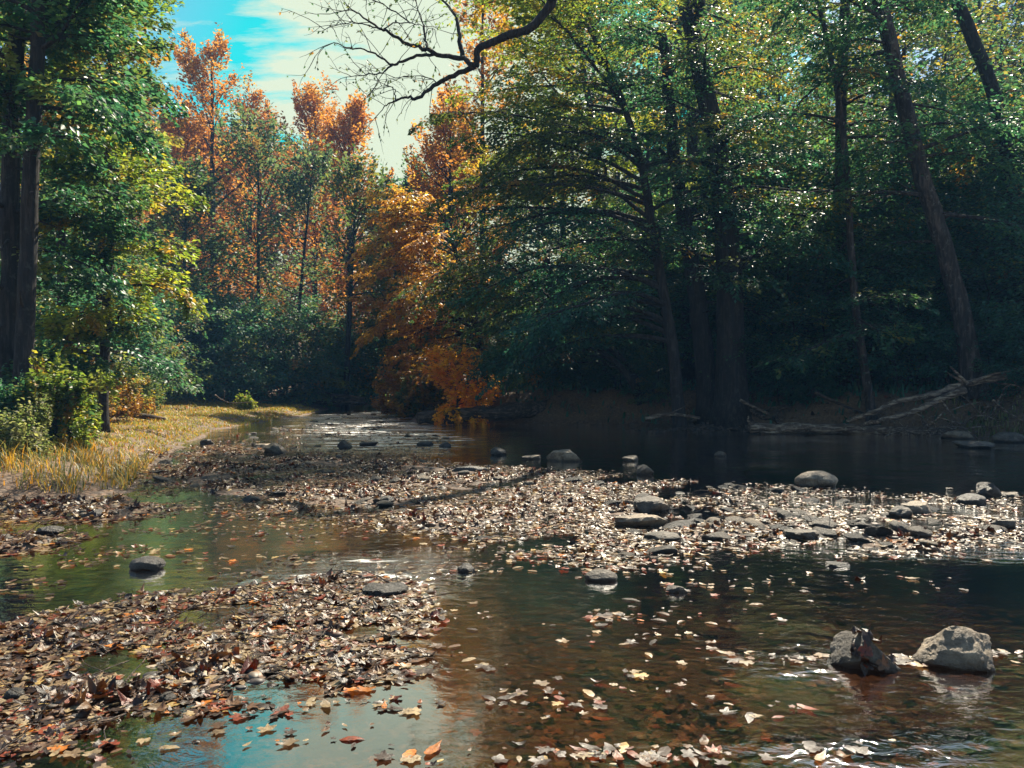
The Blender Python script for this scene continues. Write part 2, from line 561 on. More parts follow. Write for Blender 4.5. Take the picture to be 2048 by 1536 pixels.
X, Y, Q = grid(gx, gy)
Z = height(X, Y)
ground = link('ground', mesh_np('ground', np.stack([X, Y, Z], -1).reshape(-1, 3), Q, None, ground_mat(), None, True))
tag(ground, 'creek bed and wooded banks, brown pebbles under the water and leaf-strewn soil above', kind='structure')


# -------------------------------------------------------------------- water
def water_mat():
    m, nt, out = mat_new('creek_water')
    L = nt.links.new
    ge = nd(nt, 'NewGeometry')
    at = nd(nt, 'Attribute', attribute_name='ripple')
    mp = nd(nt, 'Mapping'); mp.inputs['Scale'].default_value = (0.8, 1.25, 1)
    mp.inputs['Rotation'].default_value = (0, 0, 0.25)
    L(ge.outputs['Position'], mp.inputs[0])
    n1 = nd(nt, 'TexNoise', i_Scale=9.0, i_Detail=4.0, i_Roughness=0.55); n1.inputs['Distortion'].default_value = 0.6
    n2 = nd(nt, 'TexNoise', i_Scale=1.6, i_Detail=2.0)
    n3 = nd(nt, 'TexNoise', i_Scale=0.7, i_Detail=3.0)
    for n in (n1, n2): L(mp.outputs[0], n.inputs['Vector'])
    L(ge.outputs['Position'], n3.inputs['Vector'])
    add = nd(nt, 'Math', operation='MULTIPLY_ADD'); add.inputs[1].default_value = 1.5
    L(n2.outputs[0], add.inputs[0]); L(n1.outputs[0], add.inputs[2])
    pr = nd(nt, 'MapRange'); pr.inputs[1].default_value = 0.35; pr.inputs[2].default_value = 0.65
    pr.inputs[3].default_value = 0.3; pr.inputs[4].default_value = 1.0
    L(n3.outputs[0], pr.inputs[0])
    sc = nd(nt, 'Math', operation='MULTIPLY'); L(at.outputs['Fac'], sc.inputs[0]); L(pr.outputs[0], sc.inputs[1])
    ht = nd(nt, 'Math', operation='MULTIPLY'); L(add.outputs[0], ht.inputs[0]); L(sc.outputs[0], ht.inputs[1])
    b = nd(nt, 'Bump', i_Strength=1.0, i_Distance=0.012); L(ht.outputs[0], b.inputs['Height'])
    fr = nd(nt, 'Fresnel', i_IOR=1.333); L(b.outputs[0], fr.inputs['Normal'])
    tr = nd(nt, 'BsdfTransparent'); tr.inputs[0].default_value = (0.5, 0.36, 0.26, 1)
    gl = nd(nt, 'BsdfGlossy', i_Roughness=0.045); gl.inputs[0].default_value = (1, 1, 1, 1)
    L(b.outputs[0], gl.inputs['Normal'])
    rg = nd(nt, 'MapRange'); rg.inputs[1].default_value = 2.2; rg.inputs[2].default_value = 4.5
    rg.inputs[3].default_value = 0.045; rg.inputs[4].default_value = 0.4
    m4 = nd(nt, 'Mapping'); m4.inputs['Scale'].default_value = (0.5, 2.2, 1)
    L(ge.outputs['Position'], m4.inputs[0])
    n4 = nd(nt, 'TexNoise', i_Scale=1.1, i_Detail=5.0, i_Roughness=0.65); L(m4.outputs[0], n4.inputs['Vector'])
    p4 = nd(nt, 'MapRange'); p4.inputs[1].default_value = 0.4; p4.inputs[2].default_value = 0.6
    p4.inputs[3].default_value = 0.15; p4.inputs[4].default_value = 1.0
    L(n4.outputs[0], p4.inputs[0])
    q4 = nd(nt, 'Math', operation='MULTIPLY'); L(at.outputs['Fac'], q4.inputs[0]); L(p4.outputs[0], q4.inputs[1])
    L(q4.outputs[0], rg.inputs[0]); L(rg.outputs[0], gl.inputs['Roughness'])
    ms = nd(nt, 'MixShader'); fm = nd(nt, 'Math', operation='MULTIPLY', use_clamp=True); fm.inputs[1].default_value = 4.0
    L(fr.outputs[0], fm.inputs[0]); L(fm.outputs[0], ms.inputs[0]); L(tr.outputs[0], ms.inputs[1]); L(gl.outputs[0], ms.inputs[2])
    L(ms.outputs[0], out.inputs['Surface'])
    return m


wx = np.linspace(-14, 16, 240); wy = np.concatenate([np.linspace(-30, 0, 12)[:-1], np.linspace(0, 30, 200), np.linspace(30, 90, 110)[1:]])
X, Y, Q = grid(wx, wy)
dl, dr = banks(X, Y)
ok = (np.maximum(dl, dr) < 1.2).ravel()
Q = Q[ok[Q].all(1)]
rip = 0.6 + 0.0 * X
rip += 5.5 * sstep(2.2, -1.6, poly_sd(X, Y, poly_px([(560, 835), (760, 822), (860, 842), (930, 880), (860, 905), (640, 895)])))
rip += 5.6 * sstep(0.5, -0.4, poly_sd(X, Y, poly_px([(560, 1140), (720, 1110), (900, 1115), (930, 1140), (840, 1175), (620, 1185)])))
rip += 1.3 * sstep(1.0, -0.8, poly_sd(X, Y, poly_px([(1420, 940), (1560, 905), (2100, 905), (2100, 960), (1700, 950)])))
rip += 1.7 * sstep(0.5, -0.3, poly_sd(X, Y, poly_px([(1500, 985), (2100, 990), (2100, 1125), (1600, 1105)])))
rip += 1.5 * sstep(0.25, -0.1, poly_sd(X, Y, poly_px([(1420, 1290), (1640, 1300), (1650, 1340), (1480, 1345)])))
rip += 1.5 * sstep(0.25, -0.1, poly_sd(X, Y, poly_px([(1540, 1480), (1900, 1490), (1900, 1540), (1600, 1560)])))
rip -= 0.5 * sstep(0.5, -0.3, poly_sd(X, Y, poly_px([(380, 1500), (760, 1300), (940, 1400), (960, 1560), (380, 1560)])))
rip = rip + 0.25 * sstep(9, 22, Y)
me = mesh_np('water', np.stack([X, Y, 0 * X], -1).reshape(-1, 3), Q, None, water_mat(), None, True)
a = me.attributes.new('ripple', 'FLOAT', 'POINT'); a.data.foreach_set('value', rip.ravel().astype(np.float32))
tag(link('water', me), 'shallow clear creek water, rippled where it runs over the stones', kind='structure')

# ------------------------------------------------------------- far prototypes
exec_order = []


def trail(x, y, z0, pts):
    return [(0, 0, 0)] + pts


def base_at(px, y, dz=-0.15):
    x = (px - 1024) / F * y
    return (x, y, hz(x, y) + dz)


def pathpx(base, y, pts, tail):
    """trunk control points from photo pixels at distance y, then a tail above the frame"""
    b = np.array(base)
    out = [np.zeros(3)]
    for q in pts:
        yy = q[2] if len(q) > 2 else y
        out.append(P(q[0], q[1], yy) - b)
    for t in tail:
        out.append(out[-1] + np.array(t))
    return np.array(out)


# ---- hero trees of the right bank --------------------------------------------------
GRP_R = 'trees standing on the right bank'


def hero(name, label, px, y, pts, tail, r0, r1, groups, bark=None, group=GRP_R, flare=0.5, mat=None, extra=None):
    b = base_at(px, y)
    o = build_tree(name, b, pathpx(b, y, pts, tail), r0, r1, groups, bark, mat, flare, extra)
    tag(o, label, 'tree', group)
    return o


SP = dict(bend=-0.45, n2=11, L2=1.7, k=50, thin=0.4, w=0.34, vth=0.05, tilt=0.32, size=(0.09, 0.16))
T1 = hero('oak_tree', 'thickest straight trunk on the right bank, with a bare crooked limb arching over the creek', 1465, 24.0,
          [(1458, 540), (1440, 330), (1395, 110)], [(-0.4, 0.2, 1.8)], 0.46, 0.2,
          [dict(SP, n=10, t=(0.36, 0.9), az=(150, 100), el=(12, 12), L=(3.6, 2.2), pal=DEEP),
           dict(SP, n=12, t=(0.35, 1.0), az=(300, 80), el=(0, 14), L=(3.3, 2.2), pal=DEEP + GOLD),
           dict(SP, n=9, t=(0.2, 0.55), az=(285, 70), el=(20, 15), L=(2.6, 3.2), bend=-0.9, thin=0, pal=TEAL + DEEP)], BARK)
hero('oak_tree', 'dark trunk leaning left just left of the thickest trunk on the right bank', 1422, 24.8,
     [(1400, 640), (1378, 500), (1350, 330), (1330, 100)], [(-0.2, 0.1, .7)], 0.34, 0.12,
     [dict(SP, n=16, t=(0.22, 1.0), az=(180, 180), el=(0, 14), L=(3.0, 2.2), pal=DEEP),
      dict(SP, n=9, t=(0.25, 0.8), az=(265, 60), el=(15, 15), L=(2.4, 2.8), bend=-0.8, thin=0, pal=TEAL + DEEP)], BARK)
hero('hornbeam_tree', 'slender dark tree with bare roots, its long drooping green sprays reaching over the water', 1362, 23.6,
     [(1345, 700), (1325, 580), (1300, 430), (1283, 330), (1240, 190), (1180, 60)], [(-.5, 0.1, .4)], 0.2, 0.05,
     [dict(SP, n=13, t=(0.14, 0.42), az=(184, 38), el=(28, 30), L=(4.6, 5.8), bend=-1.0, n2=18, k=85, pal=TEAL),
      dict(SP, n=12, t=(0.40, 0.74), az=(182, 34), el=(28, 34), L=(5.6, 5.4), bend=-0.85, n2=18, k=85, pal=OLIVE),
      dict(SP, n=14, t=(0.62, 1.0), az=(186, 60), el=(24, 46), L=(5.8, 3.2), bend=-0.5, n2=15, k=75, pal=GOLD + LIME[:1]),
      dict(SP, n=6, t=(0.3, 0.9), az=(270, 60), el=(10, 40), L=(3.0, 2.2), pal=DEEP),
      dict(SP, n=6, t=(0.3, 0.9), az=(60, 60), el=(10, 40), L=(3.4, 2.2), pal=DEEP)], TWIG)
hero('maple_tree', 'straight dark trunk between the thickest trunk and the big leaning trunk', 1687, 25.5,
     [(1686, 500), (1682, 250), (1690, 0)], [(0.1, 0, .6)], 0.22, 0.13,
     [dict(SP, n=20, t=(0.16, 1.0), az=(180, 180), el=(0, 14), L=(3.0, 2.2), pal=DEEP),
      dict(SP, n=10, t=(0.2, 0.95), az=(265, 70), el=(10, 20), L=(2.4, 2.6), bend=-0.7, thin=0, pal=DEEP + TEAL)], BARK)
hero('maple_tree', 'thin grey trunk bowing left in front of the straight dark trunk', 1748, 22.0,
     [(1722, 690), (1708, 580), (1692, 330), (1672, 170), (1635, 0)], [(-0.2, 0, .6)], 0.13, 0.05,
     [dict(SP, n=18, t=(0.2, 1.0), az=(200, 150), el=(0, 25), L=(2.6, 2.0), k=48, pal=DEEP)], BARK_PALE)
hero('poplar_tree', 'large pale-barked trunk leaning left across the upper right of the wood', 1950, 21.5,
     [(1925, 640), (1890, 500), (1838, 330), (1800, 170), (1758, 0)], [(-0.25, 0.1, .7)], 0.26, 0.175,
     [dict(SP, n=16, t=(0.3, 1.0), az=(100, 130), el=(0, 30), L=(2.8, 2.6), k=50, pal=DEEP),
      dict(SP, n=7, t=(0.45, 1.0), az=(215, 40), el=(10, 20), L=(2.0, 2.4), bend=-0.7, thin=0, pal=DEEP)], BARK_PALE)
hero('poplar_tree', 'forked dark trunk leaning left at the upper right corner of the wood', 2075, 24.5,
     [(2050, 600), (2018, 330), (1985, 180), (1905, -20)], [(-0.3, 0, .8)], 0.27, 0.16,
     [dict(SP, n=19, t=(0.15, 1.0), az=(180, 180), el=(0, 14), L=(3.0, 2.4), k=56, pal=DEEP)], BARK)
hero('poplar_tree', 'grey trunk seen behind the big leaning trunk, half hidden by leaves', 1835, 29.0,
     [(1815, 500), (1795, 300), (1780, 100)], [(0, 0, 1.6)], 0.22, 0.12,
     [dict(SP, n=20, t=(0.12, 1.0), az=(180, 180), el=(5, 35), L=(3.4, 2.8), k=55, pal=OLIVE)], BARK_PALE)
hero('maple_tree', 'dark trunk showing in gaps of the canopy left of the thickest trunk', 1375, 31.0,
     [(1380, 500), (1385, 300), (1382, 120)], [(0, 0, 1.8)], 0.3, 0.15,
     [dict(SP, n=14, t=(0.25, 1.0), az=(180, 180), el=(10, 50), L=(4.6, 3.0), k=50, pal=GOLD, size=(0.11, 0.18))], BARK)
hero('maple_tree', 'yellow-green maple rising over the drooping sprays, open to the sky at its left', 1215, 31.0,
     [(1205, 500), (1190, 300), (1165, 120)], [(-0.2, 0, 1.6)], 0.22, 0.08,
     [dict(SP, n=16, t=(0.35, 1.0), az=(190, 90), el=(15, 55), L=(5.6, 3.0), k=85, n2=12, pal=GOLD, size=(0.11, 0.18)),
      dict(SP, n=8, t=(0.3, 1.0), az=(0, 90), el=(10, 50), L=(4.2, 3.0), k=70, pal=LIME, size=(0.11, 0.18))], BARK)
hero('hornbeam_tree', 'small crooked tree leaning far out over the dark sunken log', 1285, 26.6,
     [(1255, 750), (1205, 708), (1140, 692), (1075, 700)], [(-0.4, -0.1, -0.15)], 0.14, 0.03,
     [dict(SP, n=16, t=(0.2, 1.0), az=(200, 70), el=(28, 6), L=(2.4, 1.5), bend=-0.7, n2=12, k=64, pal=TEAL + OLIVE[:1]),
      dict(SP, n=6, t=(0.3, 1.0), az=(90, 60), el=(35, 30), L=(2.6, 2.0), bend=-0.4, k=60, pal=OLIVE)], TWIG)
hero('hornbeam_tree', 'forked stem rising steeply beside the small crooked leaning tree', 1292, 27.2,
     [(1240, 715), (1150, 640), (1060, 560)], [(-0.9, 0, 0.6)], 0.13, 0.03,
     [dict(SP, n=20, t=(0.25, 1.0), az=(185, 65), el=(35, 10), L=(3.8, 3.2), bend=-0.85, n2=13, k=75, pal=OLIVE)], TWIG)
hero('sweetgum_tree', 'orange-leaved tree with tiered sprays hanging over the far end of the creek', 975, 35.0,
     [(955, 660), (930, 560), (900, 470)], [(-0.3, 0, 1.2)], 0.2, 0.05,
     [dict(SP, n=30, t=(0.06, 0.95), az=(195, 70), el=(14, 40), L=(5.6, 3.4), bend=-0.9, n2=14, k=72, pal=RUST + GOLD[2:3] + [(0.6, 0.32, 0.03, 3)], size=(0.12, 0.22)),
      dict(SP, n=3, t=(0.2, 0.8), az=(20, 80), el=(20, 40), L=(3.0, 2.4), bend=-0.6, n2=9, k=40, pal=GOLD, size=(0.11, 0.2))], TWIG)
hero('sweetgum_tree', 'bronze-green tree with tiered sprays in front of the orange one above the creek', 1120, 33.0,
     [(1105, 600), (1085, 450)], [(-0.2, 0, 1.5)], 0.18, 0.05,
     [dict(SP, n=17, t=(0.08, 0.9), az=(205, 75), el=(12, 30), L=(3.8, 2.6), bend=-0.9, n2=12, k=52,
           pal=OLIVE + [(0.38, 0.14, 0.03, 2.0)], size=(0.1, 0.18))], TWIG)

# low orange bush at the water, at the root of the sunken log
ob = base_at(915, 27.3, -0.05)
o = build_tree('sweetgum_shrub', (ob[0], ob[1], max(ob[2], 0.15)), [(0, 0, 0), (0, -0.1, 0.9), (-0.1, -0.15, 1.75)], 0.05, 0.02,
               [dict(SP, n=22, t=(0.1, 1.0), az=(200, 180), el=(5, 65), L=(1.35, 0.9), n2=8, L2=0.8, k=36, w=0.25, vth=0.08, tilt=0.8,
                     size=(0.12, 0.2), pal=[(0.8, 0.42, 0.03, 3), (0.75, 0.28, 0.03, 2)])], TWIG)
tag(o, 'bright orange shrub glowing above the sunken dark log', 'shrub')


# the bare limb of the thickest tree, arching over the creek
def limb_part(root):
    b = np.array(root.location)
    mb = MB(); lv = []

    def br(pts, r0, r1, y0, y1, sides=6):
        n = len(pts)
        w = np.array([P(p[0], p[1], y0 + (y1 - y0) * i / (n - 1)) - b for i, p in enumerate(pts)])
        s = spline(w, n * 4)
        s[1:-1] += R.normal(0, 0.012, s[1:-1].shape)
        mb.tube(s, np.linspace(r0, r1, len(s)), sides, 0.05)
        return s
    start = np.array([-0.9, 0.25, P(0, 20, 24)[2] - b[2]])
    w = [start, np.array([-2.2, -2.5, 14.2]), np.array([-4.2, -6.0, 12.4])]
    main = [P(px, py, 15.5) - b for px, py in ((1112, -40), (1105, 0), (1088, 27), (1058, 58), (1017, 70), (983, 85), (957, 97), (954, 115), (953, 133))]
    s = spline(np.array(w + main), 46)
    mb.tube(s, np.concatenate([np.linspace(0.18, 0.09, 20), np.linspace(0.09, 0.06, 26)]), 9, 0.06)
    tips = []
    tips.append(br([(950, 131), (925, 118), (877, 109), (836, 94), (805, 84), (778, 63), (757, 56), (723, 32), (699, 20), (660, 28)], 0.055, 0.006, 15.5, 15.0))
    tips.append(br([(877, 109), (839, 111), (805, 123), (785, 130), (760, 113), (730, 99), (696, 96), (665, 85), (630, 113)], 0.034, 0.005, 15.4, 15.2))
    tips.append(br([(785, 130), (764, 145), (730, 150), (682, 157)], 0.02, 0.005, 15.3, 15.5))
    tips.append(br([(950, 133), (904, 154), (870, 171), (832, 198), (819, 193), (791, 202), (771, 212), (750, 236)], 0.055, 0.005, 15.5, 16.0))
    tips.append(br([(853, 96), (852, 80), (846, 51), (832, 0)], 0.025, 0.008, 15.4, 15.8))
    tips.append(br([(925, 116), (918, 61), (908, 27), (875, -8)], 0.05, 0.02, 15.5, 15.9))
    tips.append(br([(767, 58), (800, 44), (840, 50), (870, 60)], 0.014, 0.005, 15.2, 15.6))
    tips.append(br([(870, 171), (868, 160), (830, 152), (760, 160)], 0.016, 0.004, 15.6, 16.0))
    tips.append(br([(791, 202), (788, 180), (776, 172), (740, 178)], 0.014, 0.004, 15.9, 16.0))
    tips.append(br([(820, 46), (770, 10), (720, -10)], 0.016, 0.006, 15.6, 15.8))
    tips.append(br([(757, 56), (700, 44), (650, 60)], 0.014, 0.004, 15.1, 15.0))
    for s in tips:
        for t in np.linspace(0.3, 1, 11):
            q, d = along(s, np.array([t]))
            e = d[0] * 0.6 + R.normal(0, 0.6, 3)
            tw = grow(q[0], e, R.uniform(0.25, 0.9), 5, R.uniform(-0.5, 0.3), 0.16)
            mb.tube(tw, np.linspace(0.008, 0.003, len(tw)), 4, cap=False)
            tw2 = grow(tw[3], tw[4] - tw[3] + R.normal(0, 0.1, 3), R.uniform(0.2, 0.5), 4, -0.3, 0.2)
            mb.tube(tw2, np.linspace(0.005, 0.0025, len(tw2)), 3, cap=False)
            k = R.integers(1, 6)
            c, dd = along(np.vstack([tw[2:], tw2[1:]]), R.uniform(0, 1, k))
            lv.append((leaf_arrays(c - UP * 0.03, dd - UP * 0.7 + R.normal(0, 0.4, (k, 3)), R.normal(0, 1, (k, 3)) + 1e-3, R.uniform(0.05, 0.09, k), 0.6), pick(OLIVE, k)))
    lo = link('overhanging_limb', mb.mesh('overhanging_limb', TWIG), root)
    link('foliage', leaf_mesh('foliage', lv, LEAF), lo)


limb_part(T1)

# ------------------------------------------------- roots and driftwood of the right bank
def wood(name, label, pts, r0, r1, mat, extra=(), sides=9, rough=0.07, cat='log', group=None):
    pts = np.array(pts, float)
    o0 = pts[0].copy()
    mb = MB()
    s = spline(pts - o0, max(10, 5 * len(pts)))
    s[1:-1] += R.normal(0, r0 * 0.12, s[1:-1].shape)
    mb.tube(s, np.linspace(r0, r1, len(s)) * (1 + R.normal(0, 0.05, len(s))), sides, rough)
    for e in extra:
        q = np.array(e[0], float) - o0
        s = spline(q, 4 * len(q))
        s[1:-1] += R.normal(0, e[1] * 0.15, s[1:-1].shape)
        mb.tube(s, np.linspace(e[1], e[2], len(s)), 7, rough)
    o = link(name, mb.mesh(name, mat))
    o.location = o0
    return tag(o, label, cat, group)


def PP(y, *pts):
    return [P(p[0], p[1], p[2] if len(p) > 2 else y) for p in pts]


wood('driftwood_log', 'long grey log lying flat along the waterline of the right bank', PP(21.6, (1500, 858), (1600, 855), (1750, 861), (1890, 868, 21.0)), 0.13, 0.17, DRIFT,
     [(PP(21.6, (1540, 856), (1500, 846), (1496, 832)), 0.05, 0.02), (PP(21.4, (1560, 866), (1520, 864)), 0.04, 0.015)])
wood('driftwood_log', 'upper pale driftwood trunk sloping down the right bank with a forked root end',
     PP(20.6, (2010, 752), (1930, 768), (1860, 790), (1790, 805), (1740, 828), (1692, 842, 20.9)), 0.10, 0.05, DRIFT,
     [(PP(20.5, (1935, 768), (1915, 748), (1900, 734)), 0.06, 0.015), (PP(20.5, (1945, 765), (1990, 748), (2040, 738)), 0.06, 0.02),
      (PP(20.5, (1925, 765), (1895, 745)), 0.04, 0.01)])
wood('driftwood_log', 'lower pale driftwood trunk lying beside the forked one on the right bank',
     PP(20.2, (1930, 780), (1880, 800), (1830, 822), (1770, 838), (1720, 850, 20.6)), 0.10, 0.05, DRIFT,
     [(PP(20.1, (1880, 800), (1905, 830), (1915, 850)), 0.03, 0.01)])
wood('driftwood_branch', 'thin brown branch lying on the bank slope left of the pale driftwood', PP(21.6, (1630, 786), (1690, 812), (1730, 828)), 0.05, 0.03, WETWOOD, cat='branch')
wood('sunken_log', 'dark wet log lying half in the creek under the orange shrub', PP(26.6, (836, 838, 26.3), (930, 830), (1030, 822), (1110, 812, 27.6)), 0.22, 0.3, WETWOOD,
     [(PP(26.9, (946, 832), (950, 850), (952, 862)), 0.05, 0.02), (PP(27.0, (1000, 820), (1040, 812)), 0.05, 0.01)], sides=12)
wood('fallen_log', 'thick dark log slanting down the bank behind the sunken one', PP(28.2, (1275, 775, 29), (1200, 795), (1120, 815, 27.6)), 0.26, 0.22, WETWOOD, sides=12)
wood('fallen_log', 'mossy log lying level on the forest floor right of the thickest trunk', PP(28.5, (1500, 744), (1580, 740), (1640, 735)), 0.24, 0.2, WETWOOD)
wood('fallen_log', 'long dark log far back on the forest floor behind the straight dark trunk', PP(31, (1600, 722), (1720, 715), (1850, 712)), 0.2, 0.18, WETWOOD)


def roots(root, px0, px1, n, y, seed):
    b = np.array(root.location)
    mb = MB()
    for i in range(n):
        u = i / (n - 1)
        px = px0 + (px1 - px0) * u
        ang = math.radians(200 + 140 * u)
        d = np.array([math.cos(ang), math.sin(ang) * 1.0, 0])
        L = R.uniform(1.4, 2.6)
        pts = [np.array([d[0] * 0.15, d[1] * 0.15, 0.35])]
        m = 9
        for k in range(1, m):
            t = k / (m - 1) * L
            x = b[0] + d[0] * t + R.normal(0, 0.08); yy = b[1] + d[1] * t + R.normal(0, 0.08)
            z = hz(x, yy)
            pts.append(np.array([x, yy, max(z, -0.1) + R.uniform(0.0, 0.14)]) - b)
        s = spline(np.array(pts), 26)
        mb.tube(s, np.linspace(R.uniform(.06, .11), 0.02, len(s)), 7, 0.08)
        q = s[12]
        tw = grow(q, d + R.normal(0, 0.6, 3) - UP * 0.4, R.uniform(0.5, 1.0), 6, -0.4, 0.2)
        mb.tube(tw, np.linspace(0.03, 0.008, len(tw)), 5)
    link('roots', mb.mesh('roots', WETWOOD), root)


wood('fallen_branch', 'brown dead branch hanging down the bank below the thickest trunk', PP(23.2, (1480, 800), (1520, 820), (1570, 842), (1600, 858, 22.4)), 0.05, 0.02, DRIFT, cat='branch')
wood('fallen_branch', 'short crooked dead branch at the waterline left of the long grey log', PP(23.4, (1290, 838), (1340, 828), (1400, 836)), 0.07, 0.04, DRIFT, [(PP(23.3, (1340, 828), (1370, 812)), .03, .01)], cat='branch')
wood('fallen_branch', 'bleached stick leaning on the bank at the right picture edge', PP(19.5, (1985, 800), (2015, 825), (2060, 850)), 0.03, 0.015, DRIFT, cat='branch')
mb = MB()
for i in range(46):
    p = P(R.uniform(1780, 2060), R.uniform(775, 860), R.uniform(19.6, 21.2))
    p[2] = max(hz(p[0], p[1]), 0) + R.uniform(0.02, 0.35)
    tw = grow(p, R.normal(0, 1, 3) * np.array([1, .5, .5]), R.uniform(0.5, 1.9), 9, R.uniform(-.8, .2), 0.22)
    mb.tube(tw, np.linspace(R.uniform(0.008, 0.03), 0.004, len(tw)), 5)
tag(link('root_tangle', mb.mesh('root_tangle', DRIFT)), 'tangle of thin bare roots and sticks beneath the forked driftwood', 'roots')
for o in list(COL.objects):
    if o.type == 'EMPTY' and o.get('group') == GRP_R and o.location[1] < 24.9 and (o.name.startswith('oak') or o.name.startswith('hornbeam')):
        roots(o, 0, 0, 9 if o.name.startswith('horn') else 7, 0, 0)

# --------------------------------------------------------------- trees of the left bank
GRP_L = 'trees standing on the left bank'
LB = dict(bend=-0.3, n2=10, L2=1.25, k=70, w=0.3, vth=0.1, tilt=0.6, size=(0.09, 0.16))
hero('walnut_tree', 'darkest trunk at the left edge of the picture, standing behind the grey leaning one', 12, 15.5,
     [(22, 600), (20, 350), (38, 0)], [(0.05, 0, 1.2)], 0.2, 0.13,
     [dict(LB, n=11, t=(0.3, 1.0), az=(10, 75), el=(5, 45), L=(2.2, 2.3), pal=DEEP),
      dict(LB, n=7, t=(0.12, 0.9), az=(180, 90), el=(0, 40), L=(2.2, 2.2), pal=DEEP)], BARK, GRP_L)
hero('walnut_tree', 'grey trunk leaning right at the left edge, leafy boughs spreading to its right', 40, 14.0,
     [(52, 600), (62, 350), (74, 100), (76, 0)], [(0.05, 0, 1.0)], 0.165, 0.09,
     [dict(LB, n=14, t=(0.42, 1.0), az=(20, 80), el=(10, 40), L=(2.0, 2.1), pal=DEEP),
      dict(LB, n=6, t=(0.45, 1.0), az=(170, 70), el=(0, 40), L=(1.6, 2.0), pal=DEEP)], BARK, GRP_L)
hero('boxelder_tree', 'sunlit yellow-green tree spreading low over the left grassy bank', 205, 17.6,
     [(212, 640), (222, 450), (215, 250), (225, 90)], [(0, 0, 1.2)], 0.11, 0.04,
     [dict(LB, n=15, t=(0.08, 0.55), az=(-40, 95), el=(18, 30), L=(1.6, 1.6), L2=1.0, k=60, bend=-0.6, pal=LIME),
      dict(LB, n=15, t=(0.45, 1.0), az=(0, 180), el=(15, 50), L=(1.0, 1.1), L2=1.0, k=46, pal=OLIVE + LIME[:1]),
      dict(LB, n=9, t=(0.05, 0.6), az=(262, 50), el=(15, 30), L=(0.9, 1.1), L2=0.9, k=60, bend=-0.6, pal=DEEP),
      dict(LB, n=8, t=(0.08, 0.55), az=(180, 60), el=(15, 30), L=(1.9, 1.9), bend=-0.6, pal=DEEP)], BARK, GRP_L)
hero('boxelder_tree', 'dark green tree filling the gap behind the grey leaning trunk', 120, 19.5,
     [(125, 600), (118, 300), (130, 0)], [(0, 0, 1.8)], 0.14, 0.05,
     [dict(LB, n=24, t=(0.08, 1.0), az=(0, 180), el=(5, 45), L=(2.5, 1.9), pal=DEEP)], BARK, GRP_L)
hero('boxelder_tree', 'tall dark tree whose leaf tips meet the turquoise sky at upper left', 200, 21.5,
     [(200, 600), (210, 300), (235, 60)], [(0, 0, 2.0)], 0.13, 0.05,
     [dict(LB, n=24, t=(0.15, 1.0), az=(0, 180), el=(10, 50), L=(1.2, 1.3), L2=1.0, pal=DEEP + OLIVE, size=(0.1, 0.17))], BARK, GRP_L)

# ------------------------------------------------------------------ far trees
UPR = dict(dome=True, bend=0.12, n2=9, L2=1.9, k=36, w=0.5, vth=0.28, tilt=1.0, size=(0.2, 0.34), jit=0.05, updev=0.35, up2=0.25, bend2=0.1)


def upright(name, label, px, y, top_py, r0, pal, wid, t0=0.3, group='far trees beyond the creek bend', fork=True, cat='tree', k=36, n=22, stems=2, lean=0.0, mat=None, el=(22, 66)):
    b = base_at(px, y)
    h = P(px, top_py, y)[2] - b[2]
    paths = [(0, 0, 0), (lean * .3, 0, h * .35), (lean * .7, 0, h * .7), (lean, 0, h * 0.94)]
    g = [dict(UPR, n=n, t=(t0, 0.98), az=(0, 180), el=el, L=(wid * 1.3, wid * 0.5), pal=pal, k=int(k * 1.1))]
    o = build_tree(name, b, paths, r0, r0 * 0.18, g, BARK, mat or FAR_LEAF, 0.4)
    tag(o, label, cat, group)
    return o


upright('tulip_tree', 'tallest orange tree left of the sky gap, crown tip against the turquoise sky', 428, 60, 78, 0.34, RUST, 4.4, 0.22, k=34, n=30, lean=-.2)
upright('tulip_tree', 'lower orange tree just left of the tallest orange one', 345, 58, 225, 0.28, RUST, 3.8, 0.2, k=34, n=24)
upright('tulip_tree', 'orange tree with a thin spire under the pale cloud', 630, 64, 165, 0.3, RUST, 3.4, 0.25, k=32, n=26)
upright('tulip_tree', 'broad bright orange tree at the right of the spired one, above the creek end', 698, 59, 205, 0.3, RUST[:2] + [(0.5, 0.2, 0.04, 2)], 3.4, 0.2, k=40, n=30)
upright('tulip_tree', 'orange tree of medium height in front of the tallest orange one', 500, 66, 190, 0.3, RUST, 4.0, 0.1, k=34, n=28)
upright('ash_tree', 'blue-green tree with two thin stems in front of the orange trees', 517, 47, 225, 0.17, PALE, 2.7, 0.35, k=17, n=22)
upright('ash_tree', 'blue-green tree leaning right beside the two-stemmed one', 585, 46, 300, 0.15, PALE, 2.3, 0.35, k=17, n=20, lean=1.2)
upright('ash_tree', 'slim dark tree standing at the far waterline where the creek bends', 690, 45, 330, 0.2, PALE + OLIVE, 2.0, 0.4, k=17, n=20, lean=0.7)
upright('ash_tree', 'olive-green tree with a crooked dark stem behind the sunlit yellow-green tree', 365, 42, 355, 0.16, PALE + OLIVE, 2.1, 0.35, k=20, n=20, lean=.2)
upright('spruce_tree', 'narrow dark green tree at the foot of the sky gap', 815, 62, 330, 0.25, TEAL, 2.6, 0.06, k=60, n=34, el=(30, 40))
upright('sweetgum_tree', 'red-orange tree rising right of the sky gap', 900, 54, 200, 0.25, RUST, 3.0, 0.3, k=36, n=24)
upright('sweetgum_tree', 'thin russet tree showing behind the bare arching limb', 965, 46, -40, 0.24, RUST, 2.4, 0.45, k=16, n=20)
upright('ash_tree', 'yellowing tree behind the orange tiered tree at the creek end', 790, 50, 470, 0.15, GOLD, 2.6, 0.12, k=44, n=22)
